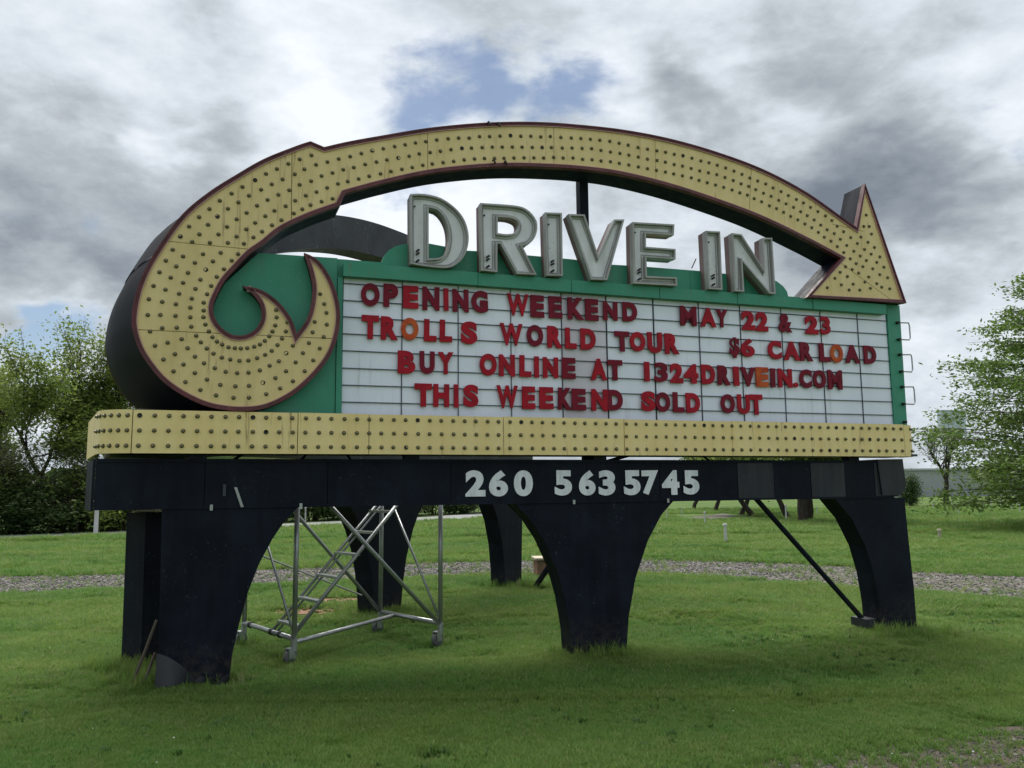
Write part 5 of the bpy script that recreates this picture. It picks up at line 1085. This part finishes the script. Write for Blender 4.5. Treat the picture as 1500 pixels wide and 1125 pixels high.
# bare tree, round bush, big maple
sg, tp = grow(60, 7.4, 5, .26, spread=.62, n0=4, up=.55, base=.14, ratio=.76, wob=.06)
tree('bare_tree', PTS['bare'], 'bare tree with spreading twigs standing before the pale building', sg, tp, 900, .12, 'leaf_pale', rg, None)
t = empty('round_bush', PTS['bush'], label='small round dark bush just right of the sign in the field', cat='bush'); t.scale = (.66, .66, .85); link('stem', sm_, t); link('foliage', lm_, t)
def layered_tree(seed, prof, zt, nl):
    """straight stem with tiers of nearly level limbs; prof gives crown radius by height"""
    q = random.Random(seed); segs = [([Vector((.25*math.sin(z*.5), .2*math.cos(z*.7), z)) for z in np.linspace(-.05, zt*.96, 9)], .26, .03, 0)]; tips = []
    for i in range(nl):
        z = zt*(.09+.88*(i+q.random())/nl); rad = float(np.interp(z, [p[0] for p in prof], [p[1] for p in prof]))*q.uniform(.72, 1.06); a = i*2.4+q.uniform(-.4, .4); rise = q.uniform(-.10, .22)
        z0 = max(.9, z-rad*.35); pts = []
        for t in np.linspace(0, 1, 6): pts.append(Vector((math.cos(a)*rad*t+q.gauss(0, .06), math.sin(a)*rad*t+q.gauss(0, .06), z0+(z-z0)*math.sin(t*1.5)+rise*t*t-.25*t**3)))
        segs.append((pts, .05, .010, 3))
        for k in range(2, 6):
            for m_ in range(3):
                b = a+q.uniform(-1.3, 1.3); l = rad*q.uniform(.14, .34); e = pts[k]+Vector((math.cos(b)*l, math.sin(b)*l, q.uniform(-.12, .18))); segs.append(([pts[k], pts[k].lerp(e, .5)+Vector((0, 0, .03)), e], .012, .005, 3))
                for t in (.35, .7, 1.0): tips.append((pts[k].lerp(e, t), 1))
    return segs, tips
sg, tp = layered_tree(63, [(0, 5.0), (1.2, 5.5), (3.2, 5.9), (5.4, 5.3), (7, 4.5), (8.6, 3.4), (10, 2.2), (11.6, .5)], 11.6, 165)
tree('maple_tree', (22.0, 29.5, 0), 'large fresh-green maple overhanging the right edge of the photo', sg, tp, 98000, .088, 'leaf_maple', rg, None, clump=.19, droop=.2, flat=.45, even=.8)
sg, tp = grow(71, 4.6, 4, .13, spread=.5, n0=3, up=.3, base=.3)
tree('small_tree', PTS['bigt'], 'small distant tree showing beneath the maple at the right edge', sg, tp, 3500, .15, 'leaf_spring', rg, None)
# far tree belts
def belt(name, x0, x1, y, h, n, seed, size):
    q = np.random.default_rng(seed); x_ = q.uniform(x0, x1, n); hh = h*(.65+.35*np.array([mnoise.noise((a*.035, seed, 0)) for a in x_])+.18*np.array([mnoise.noise((a*.15, seed, 3)) for a in x_]))
    z = hh*q.random(n)**.8; yy = y+q.uniform(-6, 6, n); c = np.stack([x_, yy, z], 1); a = q.normal(0, 1, (n, 3)); a /= np.linalg.norm(a, axis=1)[:, None]; b = q.normal(0, 1, (n, 3)); b -= a*(a*b).sum(1)[:, None]; b /= np.linalg.norm(b, axis=1)[:, None]
    V = np.stack([c-a*size, c+b*size*.6, c+a*size, c-b*size*.6], 1).reshape(-1, 3); V[:, 2] = np.maximum(V[:, 2], .02)
    return tag(link(name, fastmesh(name, V, np.arange(n*4).reshape(-1, 4), M['leaf_dark'])), kind='stuff')
belt('distant_woodland', -60, 190, 190, 6.5, 30000, 4, .8); belt('distant_woodland', -260, -40, 120, 10, 16000, 6, .8)
belt('distant_woodland', 120, 420, 210, 8.5, 24000, 9, .9)

# ------------------------------------------------------------------ posts in the field
GP = 'white speaker posts in the mown field'
def post(k, h, r, lab, m='white', loc=None):
    p = loc or PTS[k]; b = MB().tube([(0, 0, -.05), (0, 0, h)], [r, r*.9], 8).build('field_post', M[m], None, (p[0], p[1], 0)); tag(b, lab, 'post', GP)
    MB().tube([(0, 0, h), (0, 0, h+.05)], [r*1.5, r*1.1], 8).build('cap', M[m], b); return b
post('s1', .52, .05, 'thick translucent-white post nearest the camera in the middle of the field')
post('s2', .55, .04, 'white post left of and beyond the thick one')
post('s3', .45, .03, 'small white post at the left end of the field between the legs')
post('s4', .45, .03, 'small faint post next to the gravel path')
post('s5', .75, .04, 'white post right of the thick straight tree trunk')
post('s6', .45, .03, 'small white post close to the right arch of the sign')
post('s7', .26, .05, 'short yellowish stub post alone in the grass right of the sign', 'palewood')
post('s8', .75, .045, 'white marker post beside the road seen through the scaffold')
post('postL', 1.05, .09, 'white roadside post in front of the dark shrubs at left')
q = random.Random(9)
for i, (px_, y_) in enumerate(sorted([(28.0, 55), (30.2, 56), (33.0, 62), (27.0, 44), (32.5, 57), (29.6, 49), (36.5, 63), (39.0, 66), (24.0, 44.5), (31.5, 50), (41.5, 68), (36.0, 57), (35.2, 52)], key=lambda p: p[0]/p[1])):
    post('', .38+.2*q.random(), .035, 'white post in the field right of the sign, %s of the row from the left' % side[i], loc=(px_, y_))

# low far building and the tall sign panel
bld = empty('industrial_building', (61, 128, 0), label='long low pale grey building with a dark doorway behind the bare tree', cat='building')
MB().box((0, 0, 1.9), (19, 2.0, 0), (-1.2, 8, 0), (0, 0, 1.9)).build('wall', M['bwall'], bld)
MB().box((0, 0, 3.95), (19.4, 2.05, 0), (-1.2, 8.3, 0), (0, 0, .14)).build('roof', M['broof'], bld)
for x_ in (-12.0, -1.5, 9.0): MB().box((x_, -8.06+x_*.105, 1.1), (.8, .085, 0), (-.01, .06, 0), (0, 0, 1.1)).build('door', M['rail'], bld)
for x_ in (-16, -8, -5, 4, 13.5): MB().box((x_, -8.05+x_*.105, 2.4), (.9, .095, 0), (-.01, .05, 0), (0, 0, .45)).build('window', M['rail'], bld)
tw = empty('tall_sign', (105.2, 195, 0), label='pale blue-white panel sign on tall poles rising behind the maple at right', cat='sign')
MB().box((0, 0, 16.4), (3.2, .5, 0), (-.1, .7, 0), (0, 0, 3.1)).build('panel', M['tpanel'], tw)
for x_ in (-2.2, 2.2): MB().tube([(x_, 0, 0), (x_, 0, 14)], .22, 8).build('pole', M['tpanel'], tw)
em = MB(); em.tube([(-2.3, -1.35, 17.9), (-1.7, -1.3, 18.6), (-1.4, -1.25, 18.3), (-1.9, -1.3, 17.5), (-1.3, -1.2, 17.1)], .22, 6).build('emblem', M['rail'], tw)
